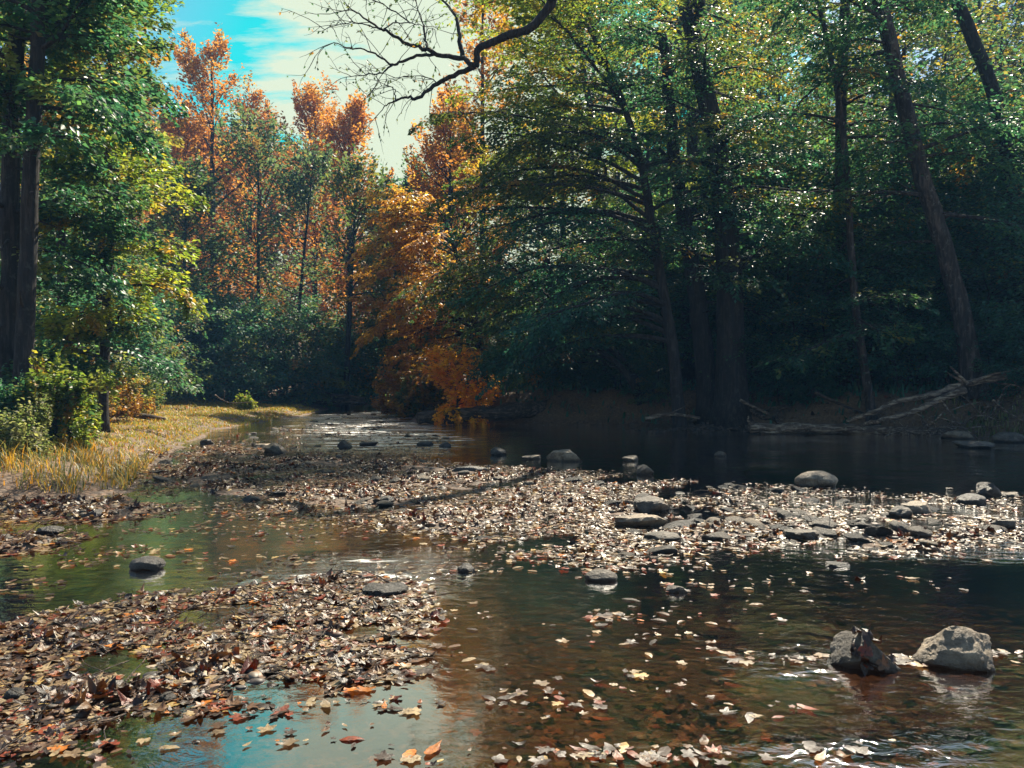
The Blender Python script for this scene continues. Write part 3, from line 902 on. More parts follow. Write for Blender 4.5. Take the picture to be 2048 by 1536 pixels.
upright('ash_tree', 'gold and rust tree deep in the gap between creek end and sky', 905, 58, 300, 0.2, GOLD + RUST, 3.4, 0.2, k=44, n=26)

# prototypes for the crowds behind: built once, then copied
proto = []


def crowd_proto(name, pal, h, r, wid, t0, style, k, n, size):
    g = dict(UPR if style == 'up' else dict(SP, n2=10, L2=1.9, vth=0.12, tilt=0.5, bend=-0.4), n=n, t=(t0, 0.98), az=(0, 180),
             el=(22, 64) if style == 'up' else (15, 48), L=(wid * 1.3, wid * 0.6), pal=pal, k=k, size=size)
    o = build_tree(name, (0, 0, 0), [(0, 0, -0.2), (0.2, 0.1, h * .35), (0.1, -0.1, h * .7), (0.3, 0, h)], r, r * 0.2, [g], BARK, FAR_LEAF, 0.5)
    return o


PR_GREEN = [crowd_proto('forest_tree', DEEP, 15, 0.22, 3.4, 0.2, 'sp', 22, 18, (0.14, 0.24)),
            crowd_proto('forest_tree', OLIVE + GOLD[:2], 16, 0.2, 3.4, 0.2, 'sp', 22, 18, (0.14, 0.24))]
PR_LIME = [crowd_proto('forest_tree', GOLD + PALE + DEEP, 17, 0.2, 3.8, 0.12, 'sp', 45, 26, (0.18, 0.3))]
PR_RUST = [crowd_proto('forest_tree', RUST + GOLD[2:3], 20, 0.25, 3.6, 0.08, 'up', 44, 32, (0.24, 0.4))]
PR_SAP = [crowd_proto('sapling', DEEP, 6.0, 0.05, 1.7, 0.1, 'sp', 48, 18, (0.09, 0.15)),
          crowd_proto('sapling', TEAL, 5.0, 0.045, 1.8, 0.08, 'sp', 48, 18, (0.09, 0.15))]
PR_BUSH = [crowd_proto('thicket_bush', TEAL, 3.2, 0.06, 1.9, 0.05, 'sp', 60, 20, (0.12, 0.2)),
           crowd_proto('thicket_bush', OLIVE + TEAL, 3.8, 0.06, 2.0, 0.05, 'sp', 60, 20, (0.12, 0.2))]
used = {}


def place(protos, px, y, s, label, cat, group, dz=0.0):
    p = protos[int(R.integers(len(protos)))]
    o = p if p.name not in used else copy_tree(p)
    used[p.name] = 1
    x = (px - 1024) / F * y
    o.location = (x, y, hz(x, y) + dz)
    o.rotation_euler = (0, 0, R.uniform(0, 6.28))
    o.scale = (s * R.uniform(.9, 1.1), s * R.uniform(.9, 1.1), s)
    return tag(o, label, cat, group)


# the wood behind the right bank
for px, y, s in ((1120, 40, 1.0), (1290, 38, .95), (1440, 36, .9), (1560, 34, .9), (1620, 39, 1.0), (1740, 36, .9), (1880, 34, .9), (1990, 37, 1.0), (2100, 33, .9),
                 (2220, 36, 1.0), (1390, 42, 1.3), (1500, 40, 1.25), (1660, 42, 1.3), (1800, 41, 1.3), (1950, 42, 1.3), (2090, 40, 1.3), (1240, 44, 1.3), (1520, 45, 1.1), (1700, 46, 1.1), (1900, 46, 1.1), (2060, 44, 1.1), (1350, 46, 1.0)):
    place(PR_GREEN, px, y, s, 'slender green tree deep in the shade of the wood beyond the right bank', 'tree', 'green trees in the wood behind the right bank')
for px, y, s in ((1290, 56, 1.7), (1395, 58, 1.85), (1470, 53, 1.6), (1560, 58, 1.8), (2000, 60, 1.8), (2050, 55, 1.7), (1180, 66, 1.9), (1340, 70, 2.0), (1500, 68, 1.9), (1640, 70, 2.0), (1800, 66, 1.9), (1940, 70, 2.0), (2080, 66, 1.9), (2220, 66, 1.9)):
    place(PR_LIME, px, y, s, 'tall sunlit tree closing off the sky at the very back of the right wood', 'tree', 'tall trees at the very back of the wood')
for px, y, s in ((1000, 60, 1.0), (1150, 58, 1.1), (1300, 62, 1.1), (1450, 58, 1.1), (1600, 62, 1.1), (1750, 60, 1.1), (1850, 64, 1.1), (1960, 60, 1.1), (2100, 62, 1.1), (1080, 72, 1.2), (1250, 76, 1.2)):
    place(PR_LIME, px, y, s, 'sunlit yellow-green tree glimpsed between trunks at the back of the wood', 'tree', 'sunlit trees at the back of the wood')
for px, y, s in ((1545, 26.5, .95), (1610, 27, 1.1), (1790, 25.5, .95), (1860, 25, 1.05), (1990, 23.5, 1.0), (2080, 21.5, 1.0), (1480, 29, 1.1), (1690, 29.5, 1.1), (1330, 28.5, 1.0), (1930, 28, 1.2),
                 (1230, 30, 1.0), (1570, 30, 1.5), (1640, 31, 1.6), (1740, 27, 1.4), (1820, 28, 1.6), (1900, 26, 1.5), (1960, 27, 1.7), (2050, 26, 1.7), (1500, 31, 1.6), (1400, 30, 1.5), (2120, 24, 1.5), (2030, 28, 1.2), (1580, 24.6, .9), (1720, 23.6, .85), (1800, 23, .8), (1850, 29, 1.7), (1680, 33, 1.8), (1560, 33, 1.8), (1450, 33, 1.7), (1990, 31, 1.8), (2080, 30, 1.8), (1780, 35, 1.9), (1760, 32, 1.3), (1640, 24.2, 0.8)):
    place(PR_SAP, px, y, s, 'thin understorey sapling with level sprays of small leaves on the right bank', 'sapling', 'understorey saplings on the right bank')
for px, y, s in ((2160, 23, 1.0), (1075, 28.6, .45), (1165, 28.3, .4), (1245, 28, .42), (1320, 26.5, .38), (1560, 24.6, .35), (1640, 23.5, .3), (2060, 20.5, .45), (1420, 33, 1.0), (1560, 33, 1.1), (1700, 34, 1.1), (1850, 31, 1.0), (1980, 31, 1.0), (1120, 50, 1.4), (1180, 48, 1.4), (1240, 46, 1.4), (1300, 50, 1.5), (1360, 48, 1.5), (1060, 52, 1.4), (1520, 50, 1.6), (1700, 52, 1.6), (1880, 50, 1.6), (1150, 33, .8), (1010, 40, .9), (930, 44, 1.0), (850, 47, .9), (1280, 36, 1.0), (1460, 38, 1.2), (1640, 40, 1.2), (1800, 38, 1.2), (1950, 40, 1.2)):
    place(PR_BUSH, px, y, s, 'dark bush on the shaded right bank or the forest floor beyond it', 'bush', 'bushes on the shaded forest floor of the right bank')
# thicket and wood at the far left
for px, y, s in ((270, 33, .9), (330, 36, 1.1), (395, 38, 1.2), (460, 41, 1.3), (520, 43, 1.2), (575, 44, 1.2), (630, 47, 1.2), (690, 50, 1.2), (750, 54, 1.2), (430, 46, 1.5), (560, 50, 1.5), (340, 44, 1.5), (300, 30, .7),
                 (200, 30, 1.1), (120, 28, 1.1), (660, 46, .7), (720, 62, 1.5), (800, 66, 1.5)):
    place(PR_BUSH, px, y, s, 'blue-green bush in the thicket lining the far left bank', 'bush', 'bushes of the far left thicket')
for px, y, s in ((250, 52, 1.0), (380, 72, 1.1), (455, 76, 1.1), (540, 74, 1.0), (610, 78, 1.0), (680, 80, 1.0), (745, 78, .8), (300, 70, 1.0), (860, 74, .9), (940, 70, 1.1), (400, 90, 1.2), (480, 94, 1.2), (570, 92, 1.2), (650, 95, 1.15), (330, 88, 1.2)):
    place(PR_RUST, px, y, s, 'rust-coloured tree in the rows behind the front orange trees', 'tree', 'rust-coloured trees of the back rows')
for px, y, s in ((60, 30, .9), (-60, 27, .9), (170, 36, .9), (-10, 40, 1.0), (90, 42, 1.5), (175, 46, 1.5), (20, 36, 1.4), (-90, 40, 1.4), (230, 44, 1.0)):
    place(PR_LIME, px, y, s, 'yellow-green tree behind the dark trunks of the left bank', 'tree', 'yellow-green trees behind the left bank')

# --------------------------------------------------------------------- rocks
_ico = {}


def ico(sub):
    if sub not in _ico:
        bm = bmesh.new()
        bmesh.ops.create_icosphere(bm, subdivisions=sub, radius=1)
        bm.verts.ensure_lookup_table()
        _ico[sub] = (np.array([v.co[:] for v in bm.verts]), np.array([[v.index for v in f.verts] for f in bm.faces]))
        bm.free()
    return _ico[sub]


def rock_geo(kind, sub, seed):
    V, T = ico(sub)
    V = V.copy()
    rr = np.random.default_rng(seed)
    cuts = {'round': 8, 'angular': 16, 'slab': 10, 'wedge': 10}[kind]
    for _ in range(cuts):
        n = rr.normal(0, 1, 3); n /= np.linalg.norm(n)
        d = rr.uniform(0.8, 0.95) if kind == 'round' else rr.uniform(0.5, 0.85)
        e = V @ n - d
        V = V - np.maximum(e, 0)[:, None] * n * 0.93
    if kind == 'slab':
        V[:, 2] = np.clip(V[:, 2], -0.5, 0.42 + 0.06 * V[:, 0])
        V[:, 2] *= 1.6
    if kind == 'wedge':
        n = np.array([0.75, 0.1, 0.66]); e = V @ n - 0.18
        V = V - np.maximum(e, 0)[:, None] * n * 0.92
        n = np.array([-0.8, -0.1, 0.6]); e = V @ n - 0.35
        V = V - np.maximum(e, 0)[:, None] * n * 0.9
    amp = 0.06 if kind == 'round' else 0.1
    off = seed * 3.7
    for i, v in enumerate(V):
        q = Vector((v[0] * 1.7 + off, v[1] * 1.7, v[2] * 1.7))
        f = mnoise.noise(q) * amp * 1.6 + mnoise.noise(q * 3.1) * amp * 0.7 + mnoise.noise(q * 8.0) * amp * 0.35 + abs(mnoise.noise(Vector((q[0] * 1.5, q[1] * 1.5, q[2] * 9.0)))) * amp * 0.5 + mnoise.noise(q * 19.0) * amp * 0.15
        V[i] = v * (1 + f)
    V -= (V.max(0) + V.min(0)) / 2
    V /= (V.max(0) - V.min(0)) / 2
    return V, T


def rock(label, px, py, w, h, kind, mat, seed, rz=None, deep=0.8, name='rock', z0=0.0, sub=4):
    y0 = H * F / (py - 768.0)
    hw = w / F * y0 / 2; hh = h / F * y0 * (0.9 if name == 'boulder' else 0.8)
    dp = hw * deep
    V, T = rock_geo(kind, sub, seed)
    a = R.uniform(-.4, .4) if rz is None else rz
    sz = hh * 0.72
    V = V * np.array([hw, dp, sz])
    c, s = math.cos(a), math.sin(a)
    V = np.stack([V[:, 0] * c - V[:, 1] * s, V[:, 0] * s + V[:, 1] * c, V[:, 2]], 1)
    ext = (V[:, 0].max() - V[:, 0].min()) / 2
    V[:, 0] *= hw / ext
    o = link(name, mesh_np(name, V, None, T, mat, None, kind in ('round',)))
    if kind != 'round':
        o.data.polygons.foreach_set('use_smooth', np.ones(len(T), bool))
        o.data.set_sharp_from_angle(angle=math.radians(28))
    yc = y0 + dp * 0.6
    o.location = ((px - 1024) / F * yc, yc, z0 + hh - sz)
    return tag(o, label, 'rock')


rock('jagged sunlit tan boulder, the larger of the pair in the right foreground', 1908, 1340, 165, 84, 'angular', ROCK_TAN, 11, 0.15, 0.75, 'boulder', 0, 5)
R1 = rock('dark wedge-shaped boulder with leaves on its face, left of the jagged tan one', 1722, 1342, 128, 82, 'wedge', ROCK_GREY, 23, 0.1, 0.8, 'boulder', 0, 5)
rock('flat-topped pale slab in the gravel bar, widest stone right of centre', 1278, 1056, 112, 30, 'slab', ROCK_TAN, 31, 0.0, 0.6)
rock('dark angular rock right behind the flat-topped slab', 1304, 1026, 78, 36, 'angular', ROCK_GREY, 4, 0.2)
rock('tan bean-shaped boulder standing out of the dark water at right', 1632, 974, 88, 34, 'round', ROCK_TAN, 5, 0.0, 0.6, 'boulder')
rock('small pyramid-shaped grey rock at the edge of the bar', 1290, 950, 36, 26, 'wedge', ROCK_GREY, 8, 0.3)
rock('bright tan boulder in the dark water mid-creek', 1128, 923, 72, 26, 'angular', ROCK_TAN, 17, 0.0, 0.7, 'boulder')
rock('small bright rock right of the mid-creek tan boulder', 1262, 923, 34, 14, 'angular', ROCK_TAN, 9)
rock('low pale stones left of the mid-creek tan boulder', 1062, 919, 40, 10, 'angular', ROCK_TAN, 41)
rock('squarish dark rock left of the mid-creek tan boulder', 996, 911, 34, 20, 'angular', ROCK_DARK, 14)
rock('long dark loaf-shaped rock on the near edge of the calm water', 940, 946, 74, 17, 'round', ROCK_DARK, 15, 0.05, 0.5)
rock('dark rock standing over a pale slab at the left riffle', 553, 908, 48, 28, 'angular', ROCK_GREY, 16)
rock('pale thin slab leaning on the dark rock at the left riffle', 528, 896, 44, 10, 'slab', ROCK_TAN, 18)
rock('dark wedge rock at the foot of the far riffle', 690, 898, 30, 22, 'wedge', ROCK_DARK, 19)
rock('low wide dark rock beside the wedge in the far riffle', 738, 892, 38, 10, 'slab', ROCK_DARK, 20)
rock('round dark rock alone in the left pool', 295, 1140, 72, 30, 'round', ROCK_DARK, 21, 0.0, 0.7)
rock('smooth grey dome rock in the centre of the dark shallows', 1202, 1162, 66, 24, 'round', ROCK_GREY, 22, 0.0, 0.7)
rock('flat brown rock topped with leaves in the foreground drift', 770, 1192, 95, 24, 'slab', ROCK_DARK, 24, 0.0, 0.7)
rock('small dark rock in the ripples right of the leaf drift', 932, 1146, 40, 22, 'angular', ROCK_DARK, 25)
rock('blue-grey dark rock in the leaves left of centre', 503, 1004, 40, 16, 'angular', ROCK_DARK, 26)
rock('dark rock in the leaves below the loaf-shaped one', 774, 1006, 38, 18, 'angular', ROCK_DARK, 27)
rock('dark flat rock at the edge of the left grass', 258, 937, 56, 17, 'round', ROCK_DARK, 28)
rock('pale flat rock beside the dark one at the edge of the left grass', 216, 948, 46, 14, 'slab', ROCK_TAN, 29)
rock('dark pyramid rock at the right edge of the picture', 1976, 996, 48, 38, 'wedge', ROCK_DARK, 30)
rock('rounded dark rock in front of the pyramid at the right edge', 1942, 1010, 60, 26, 'round', ROCK_DARK, 32)
rock('flat tan rock behind the pyramid at the right edge', 2020, 994, 44, 9, 'slab', ROCK_TAN, 33)
rock('leaning tan slab pair on the right part of the bar, upper piece', 1830, 1028, 70, 26, 'slab', ROCK_TAN, 34, 0.2)
rock('rounded brown rock under the leaning tan slab', 1800, 1034, 50, 26, 'round', ROCK_GREY, 35)
rock('sharp-edged grey rock on the right part of the bar', 1650, 1058, 58, 26, 'angular', ROCK_GREY, 36)
rock('low leaf-caught rock on the near edge of the bar at right', 1602, 1080, 70, 22, 'slab', ROCK_GREY, 37)
rock('tilted grey rock near the right edge of the bar', 2008, 1060, 50, 24, 'angular', ROCK_GREY, 38)
rock('tiny grey rock alone in the dark water', 1441, 913, 24, 13, 'wedge', ROCK_GREY, 39)
rock('pale rock at the waterline below the right bank', 1915, 878, 56, 22, 'angular', ROCK_TAN, 40)
rock('low grey rock in the water below the right bank', 1950, 896, 70, 16, 'angular', ROCK_GREY, 42)
rock('mossy boulder at the foot of the right bank by the picture edge', 2015, 885, 66, 26, 'round', ROCK_GREY, 43)
rock('dark rock half covered in leaves by the left pool', 186, 1038, 46, 22, 'angular', ROCK_DARK, 44)
rock('leaf-covered dark rock on the leftmost strip', 100, 1070, 52, 20, 'angular', ROCK_DARK, 45)
rock('grey rock at the left picture edge', 12, 1084, 34, 18, 'round', ROCK_GREY, 46)
rock('dark stone at the shore of the orange grass', 415, 890, 28, 15, 'angular', ROCK_DARK, 47)
rock('dark stone in the riffle before the squarish rock', 890, 895, 26, 14, 'angular', ROCK_DARK, 48)
rock('low dark stone at the end of the riffle', 850, 892, 34, 12, 'round', ROCK_DARK, 49)
rock('grey stone with a pale top in the right shallows', 1352, 1186, 44, 16, 'angular', ROCK_GREY, 50)
rock('brown oval stone below the flat-topped slab', 1325, 1082, 76, 18, 'round', ROCK_GREY, 51)
rock('thin flat stone lying in the open shallows at right', 1675, 1134, 52, 8, 'slab', ROCK_DARK, 52)
rock('round dark stone among leaves at the lower left', 30, 1400, 40, 26, 'round', ROCK_DARK, 53)
rock('blue-grey stone in the middle of the foreground drift', 335, 1405, 34, 22, 'round', ROCK_GREY, 54)
rock('brown stone left of the blue-grey one in the foreground drift', 300, 1390, 44, 14, 'round', ROCK_GREY, 55)

# cobbles of the bar, a few shapes copied
cob = []
for i in range(10):
    V, T = rock_geo(('round', 'angular', 'slab', 'round', 'wedge')[i % 5], 3, 100 + i)
    me = mesh_np('cobble', V * np.array([1, 0.8, 0.5]), None, T, (ROCK_GREY, ROCK_DARK, ROCK_TAN)[i % 3], None, True)
    cob.append(me)


def inside(poly, n, pad=0.0):
    lo = poly.min(0); hi = poly.max(0)
    out = np.zeros((0, 2))
    while len(out) < n:
        q = lo + R.random((n * 3, 2)) * (hi - lo)
        out = np.vstack([out, q[poly_sd(q[:, 0], q[:, 1], poly) < -pad]])
    return out[:n]


BAR_RIGHT = poly_px([(1250, 965), (1560, 975), (2060, 995), (2060, 1105), (1700, 1098), (1560, 1088), (1400, 1090), (1240, 1120)])
spots = np.vstack([inside(BAR_RIGHT, 110), inside(BAR_MID, 60), inside(BAR_SHOAL, 30), inside(BAR_FAR, 85)])
for i, (x, y) in enumerate(spots):
    o = link('cobble', cob[i % 10])
    s = R.uniform(0.04, 0.12) * (1 + 0.015 * y)
    z = max(hz(x, y), -0.04)
    o.location = (x, y, z + s * 0.15)
    o.scale = (s * R.uniform(.8, 1.4), s * R.uniform(.8, 1.2), s * R.uniform(.4, .85))
    o.rotation_euler = (R.normal(0, .2), R.normal(0, .2), R.uniform(0, 6.28))
    tag(o, 'fist-sized cobble among the wet leaves and gravel of the mid-creek bar', 'cobble', 'cobbles of the gravel bar')


def pebbles(name, label, pts, smin, smax, zfun, cols):
    V, T = ico(2)
    n = len(pts)
    var = [rock_geo(k, 2, 300 + i)[0] for i, k in enumerate(('round', 'round', 'angular', 'slab', 'round', 'angular'))]
    Vs = np.array(var)[R.integers(0, 6, n)]
    s = R.uniform(0, 1, n) ** 2 * (smax - smin) + smin
    a = R.uniform(0, 6.28, n)
    Vs = Vs * (s[:, None] * np.stack([R.uniform(.8, 1.4, n), R.uniform(.7, 1.1, n), R.uniform(.3, .6, n)], 1))[:, None]
    c, sn = np.cos(a)[:, None], np.sin(a)[:, None]
    Vs = np.stack([Vs[..., 0] * c - Vs[..., 1] * sn, Vs[..., 0] * sn + Vs[..., 1] * c, Vs[..., 2]], -1)
    z = zfun(pts[:, 0], pts[:, 1]) + s * 0.1
    Vs = Vs + np.stack([pts[:, 0], pts[:, 1], z], 1)[:, None]
    col = pick(cols, n) * R.uniform(.6, 1.3, (n, 1))
    TT = (T[None] + (np.arange(n) * len(V))[:, None, None]).reshape(-1, 3)
    m, nt, out = mat_new(name + '_stone')
    at = nd(nt, 'Attribute', attribute_name='Col')
    no = nd(nt, 'TexNoise', i_Scale=60.0, i_Detail=4.0)
    ge = nd(nt, 'NewGeometry'); nt.links.new(ge.outputs['Position'], no.inputs['Vector'])
    ov = nd(nt, 'MixRGB', blend_type='OVERLAY'); ov.inputs[0].default_value = 0.7
    nt.links.new(at.outputs['Color'], ov.inputs[1]); nt.links.new(no.outputs[0], ov.inputs[2])
    pb = nd(nt, 'BsdfPrincipled', i_Roughness=0.55)
    nt.links.new(ov.outputs[0], pb.inputs['Base Color']); nt.links.new(pb.outputs[0], out.inputs['Surface'])
    o = link(name, mesh_np(name, Vs.reshape(-1, 3), None, TT, m, np.repeat(col, len(V), 0), True))
    return tag(o, label, kind='stuff')


STONE = [(0.12, 0.095, 0.07, 3), (0.075, 0.065, 0.058, 3), (0.24, 0.185, 0.13, 1.2), (0.04, 0.034, 0.03, 3), (0.15, 0.08, 0.045, 1)]
pts = np.vstack([inside(BAR_MID, 3600), inside(BAR_RIGHT, 1800), inside(BAR_NEAR, 1100), inside(BAR_LEFT, 200), inside(BAR_SHOAL, 900), inside(BAR_FAR, 1200)])
pebbles('gravel', 'loose gravel of the mid-creek and foreground bars', pts, 0.007, 0.038, height, STONE)
pts = np.stack([R.uniform(-1.5, 5.5, 6000), R.uniform(2.2, 9, 6000)], 1)
pebbles('bed_gravel', 'brown pebbles on the creek bed under the clear water', pts, 0.015, 0.055, lambda x, y: height(x, y) - 0.012,
        [(0.16, 0.09, 0.05, 3), (0.1, 0.06, 0.04, 3), (0.24, 0.12, 0.06, 1), (0.08, 0.06, 0.05, 2)])

# ------------------------------------------------------------- fallen leaves
LEAFC = [(0.21, 0.14, 0.075, 2.4), (0.32, 0.235, 0.13, 3.2), (0.11, 0.055, 0.028, 2.6), (0.035, 0.018, 0.012, 6), (0.2, 0.04, 0.015, 1.3), (0.46, 0.15, 0.02, .45), (0.45, 0.3, 0.1, .35)]  # weighted to pale and near-black, so colour carries lit tops and shadow


def leaf_shape(kind, rr):
    """outline of a fallen leaf in its own plane, tip at +y, and its curl"""
    if kind == 'lobed':
        a = np.array([-90, -50, -20, 5, 20, 45, 66, 90, 114, 135, 160, 175, 200, 230]) * PI / 180
        r = np.array([.28, .62, .8, .6, .92, 1.0, .68, 1.15, .68, 1.0, .92, .6, .8, .62]) * rr.uniform(0.78, 1.14, 14)
        a = a + rr.normal(0, 0.09, 14)
    else:
        a = np.linspace(-90, 270, 14, endpoint=False) * PI / 180
        r = 1.0 / np.sqrt((np.cos(a) / 0.45) ** 2 + np.sin(a) ** 2)
        r[7] *= 1.25
    r = r * rr.uniform(0.85, 1.15, 14)
    x, y = r * np.cos(a), r * np.sin(a)
    V = np.concatenate([[[0, 0]], np.stack([x, y], 1) * 0.5, np.stack([x, y], 1)])
    k1, k2 = rr.normal(0, .5), rr.normal(0, .5)
    z = k1 * V[:, 0] ** 2 + k2 * V[:, 1] ** 2 + 0.18 * abs(V[:, 0]) + rr.normal(0, 0.11, len(V)) * (np.hypot(V[:, 0], V[:, 1]))
    z -= z[0]
    V = np.column_stack([V, z])
    j = np.arange(14); k = (j + 1) % 14
    T = np.vstack([np.stack([0 * j, 1 + j, 1 + k], -1), np.stack([1 + j, 15 + j, 15 + k], -1), np.stack([1 + j, 15 + k, 1 + k], -1)])
    return V, T


LS = [leaf_shape('lobed' if i % 3 else 'oval', np.random.default_rng(50 + i)) for i in range(14)]
LT = LS[0][1]
near_pool = []


def scatter_leaves(pts, smin, smax, tilt, float_only=False, curl=0.1):
    """arrays for fallen leaves: (position, vertices, colour)"""
    n = len(pts)
    Vs = np.array([v for v, _ in LS])[R.integers(0, len(LS), n)].copy()
    s = smin * .7 + (smax - smin * .7) * R.uniform(0, 1, n) ** 1.6
    if float_only: Vs[..., 2] *= 0.6
    Vs *= s[:, None, None]
    a = R.uniform(0, 6.28, n)
    tilt = np.where(R.random(n) < curl, 0.75, tilt * 0.5)
    tx = R.normal(0, 1, n) * tilt; ty = R.normal(0, 1, n) * tilt
    Vs[..., 2] *= np.where(tilt > 0.7, 1.5, 0.55)[:, None]
    h = height(pts[:, 0], pts[:, 1])
    wet = h < 0.0
    tx = np.where(wet, tx * 0.12, tx); ty = np.where(wet, ty * 0.12, ty)
    Vs[wet, :, 2] *= 0.45
    M = np.zeros((n, 3, 3))
    ca, sa = np.cos(a), np.sin(a)
    cx, sx_ = np.cos(tx), np.sin(tx); cy, sy = np.cos(ty), np.sin(ty)
    Rz = np.zeros((n, 3, 3)); Rz[:, 0, 0] = ca; Rz[:, 0, 1] = -sa; Rz[:, 1, 0] = sa; Rz[:, 1, 1] = ca; Rz[:, 2, 2] = 1
    Rx = np.zeros((n, 3, 3)); Rx[:, 0, 0] = 1; Rx[:, 1, 1] = cx; Rx[:, 1, 2] = -sx_; Rx[:, 2, 1] = sx_; Rx[:, 2, 2] = cx
    Ry = np.zeros((n, 3, 3)); Ry[:, 1, 1] = 1; Ry[:, 0, 0] = cy; Ry[:, 0, 2] = sy; Ry[:, 2, 0] = -sy; Ry[:, 2, 2] = cy
    M = Ry @ Rx @ Rz
    Vs = np.einsum('nij,nvj->nvi', M, Vs)
    z = np.maximum(h, 0.0) + 0.006
    low = -Vs[..., 2].min(1)
    z = z + np.where(wet, 0.002, 0.25 * low)
    pos = np.stack([pts[:, 0], pts[:, 1], z], 1)
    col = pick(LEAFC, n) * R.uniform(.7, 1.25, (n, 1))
    col = np.where((tilt > 0.7)[:, None], col * np.array([.5, .36, .3]), col)  # curled leaves darkened in colour for their backlit, shaded look
    return pos, Vs, col


def edge_noise(pts, thr, s):
    return pts[fbm(pts[:, 0], pts[:, 1], s, 11.0) > thr]


sets = []
q = inside(BAR_MID, 34000); q = q + R.normal(0, 0.22, q.shape)
q = q[R.random(len(q)) > 0.5 * sstep(0.5, 2.8, q[:, 0]) * sstep(7, 9, q[:, 1])]
sets.append(scatter_leaves(edge_noise(q, -0.32, 1.1), 0.02, 0.054, 0.45))
q = inside(BAR_NEAR, 7000, -0.12); q = q + R.normal(0, 0.07, q.shape); sets.append(scatter_leaves(edge_noise(q, -0.34, 2.3), 0.018, 0.056, 0.4, False, 0.2))
sets.append(scatter_leaves(inside(BAR_LEFT, 1000), 0.03, 0.07, 0.4))
sets.append(scatter_leaves(inside(BAR_STRIP, 330, -0.1), 0.03, 0.065, 0.4))
sets.append(scatter_leaves(edge_noise(inside(BAR_FAR, 3000), -0.1, 0.8), 0.03, 0.075, 0.4))
sets.append(scatter_leaves(inside(BAR_SHOAL, 260), 0.04, 0.09, 0.3))
# drifts floating on the open water: (px, py, spread px along x, y, number)
for px, py, sx_, sy_, n in ((1130, 1400, 70, 30, 24), (1225, 1235, 60, 14, 18), (1240, 1510, 240, 20, 70), (1010, 1395, 60, 22, 8), (900, 1140, 110, 14, 40), (1030, 1110, 150, 20, 90),
                            (1310, 1250, 120, 40, 26), (560, 1075, 200, 14, 50), (420, 1120, 180, 14, 40), (150, 1125, 120, 12, 40), (160, 1040, 120, 10, 90), (330, 1062, 110, 8, 70), (230, 1102, 170, 8, 80), (480, 1050, 130, 12, 70), (40, 1165, 80, 8, 30), (330, 1012, 90, 6, 60), (620, 1120, 160, 10, 40), (500, 1150, 120, 10, 24), (60, 1180, 80, 10, 10), (700, 1060, 160, 16, 60),
                            (1450, 1310, 60, 16, 14), (1560, 1320, 70, 10, 16), (1530, 1420, 60, 22, 10), (1700, 1170, 220, 20, 20), (1400, 1170, 120, 20, 24), (1250, 1130, 160, 18, 60),
                            (1300, 1365, 80, 40, 16), (840, 1515, 130, 16, 10), (600, 1475, 130, 30, 16), (790, 1415, 60, 22, 18), (480, 1420, 120, 25, 36), (90, 1490, 150, 40, 110),
                            (1820, 1320, 30, 8, 14), (2020, 1310, 40, 10, 8), (1700, 1500, 160, 20, 8), (900, 1330, 80, 40, 12), (960, 1220, 110, 40, 14), (760, 1200, 90, 14, 50), (1500, 1200, 300, 80, 22), (1150, 1300, 200, 90, 16)):
    pp = np.column_stack([R.normal(px, sx_ * .6, n), R.normal(py, sy_ * .6, n)])
    pp = pp[pp[:, 1] > 800]
    g = np.array([G(*p) for p in pp])
    sets.append(scatter_leaves(g, 0.018, 0.05, 0.35, True, 0.14))
for px, py, sx_, sy_, n in ((1500, 1400, 420, 130, 240), (1100, 1320, 260, 120, 120)):
    pp = np.column_stack([R.normal(px, sx_ * .6, n), R.normal(py, sy_ * .6, n)])
    g = np.array([G(*p) for p in pp[pp[:, 1] > 1100]])
    a_, b_, c_ = scatter_leaves(g, 0.03, 0.06, 0.3, True)
    a_[:, 2] = height(g[:, 0], g[:, 1]) + 0.03
    sets.append((a_, b_, c_ * np.array([1.4, 0.8, 0.5])))
POS = np.concatenate([s[0] for s in sets]); LV = np.concatenate([s[1] for s in sets]); LC = np.concatenate([s[2] for s in sets])
dist = np.hypot(POS[:, 0], POS[:, 1] + 0.3)
infr = (np.abs(POS[:, 0]) < POS[:, 1] * 0.67) & (POS[:, 1] > 2.75)
order = np.argsort(np.where(infr, dist, 1e6) / LV[..., 0].ptp(1) if hasattr(LV, 'ptp') else np.where(infr, dist, 1e6) / np.ptp(LV[..., 0], axis=1))
near = order[:300]; rest = order[300:]
names = {0: ('pale tan fallen leaf on the foreground drift or the water round it', 'pale tan leaves of the foreground'),
         1: ('brown fallen leaf on the foreground drift or the water round it', 'brown leaves of the foreground'),
         2: ('red or orange fallen leaf on the foreground drift or the water round it', 'red and orange leaves of the foreground')}
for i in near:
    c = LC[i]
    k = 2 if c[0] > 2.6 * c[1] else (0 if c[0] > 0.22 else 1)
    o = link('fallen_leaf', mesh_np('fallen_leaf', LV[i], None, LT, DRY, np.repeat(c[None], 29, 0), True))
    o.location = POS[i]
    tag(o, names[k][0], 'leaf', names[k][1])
V = LV[rest] + POS[rest][:, None]
n = len(rest)
# beyond the foreground a leaf needs only its outline
TT = (LT[None] + (np.arange(n) * 29)[:, None, None]).reshape(-1, 3)
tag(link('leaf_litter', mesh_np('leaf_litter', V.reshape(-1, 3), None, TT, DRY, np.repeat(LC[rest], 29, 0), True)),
    'fallen leaves covering the gravel bars and drifting on the creek', kind='stuff')

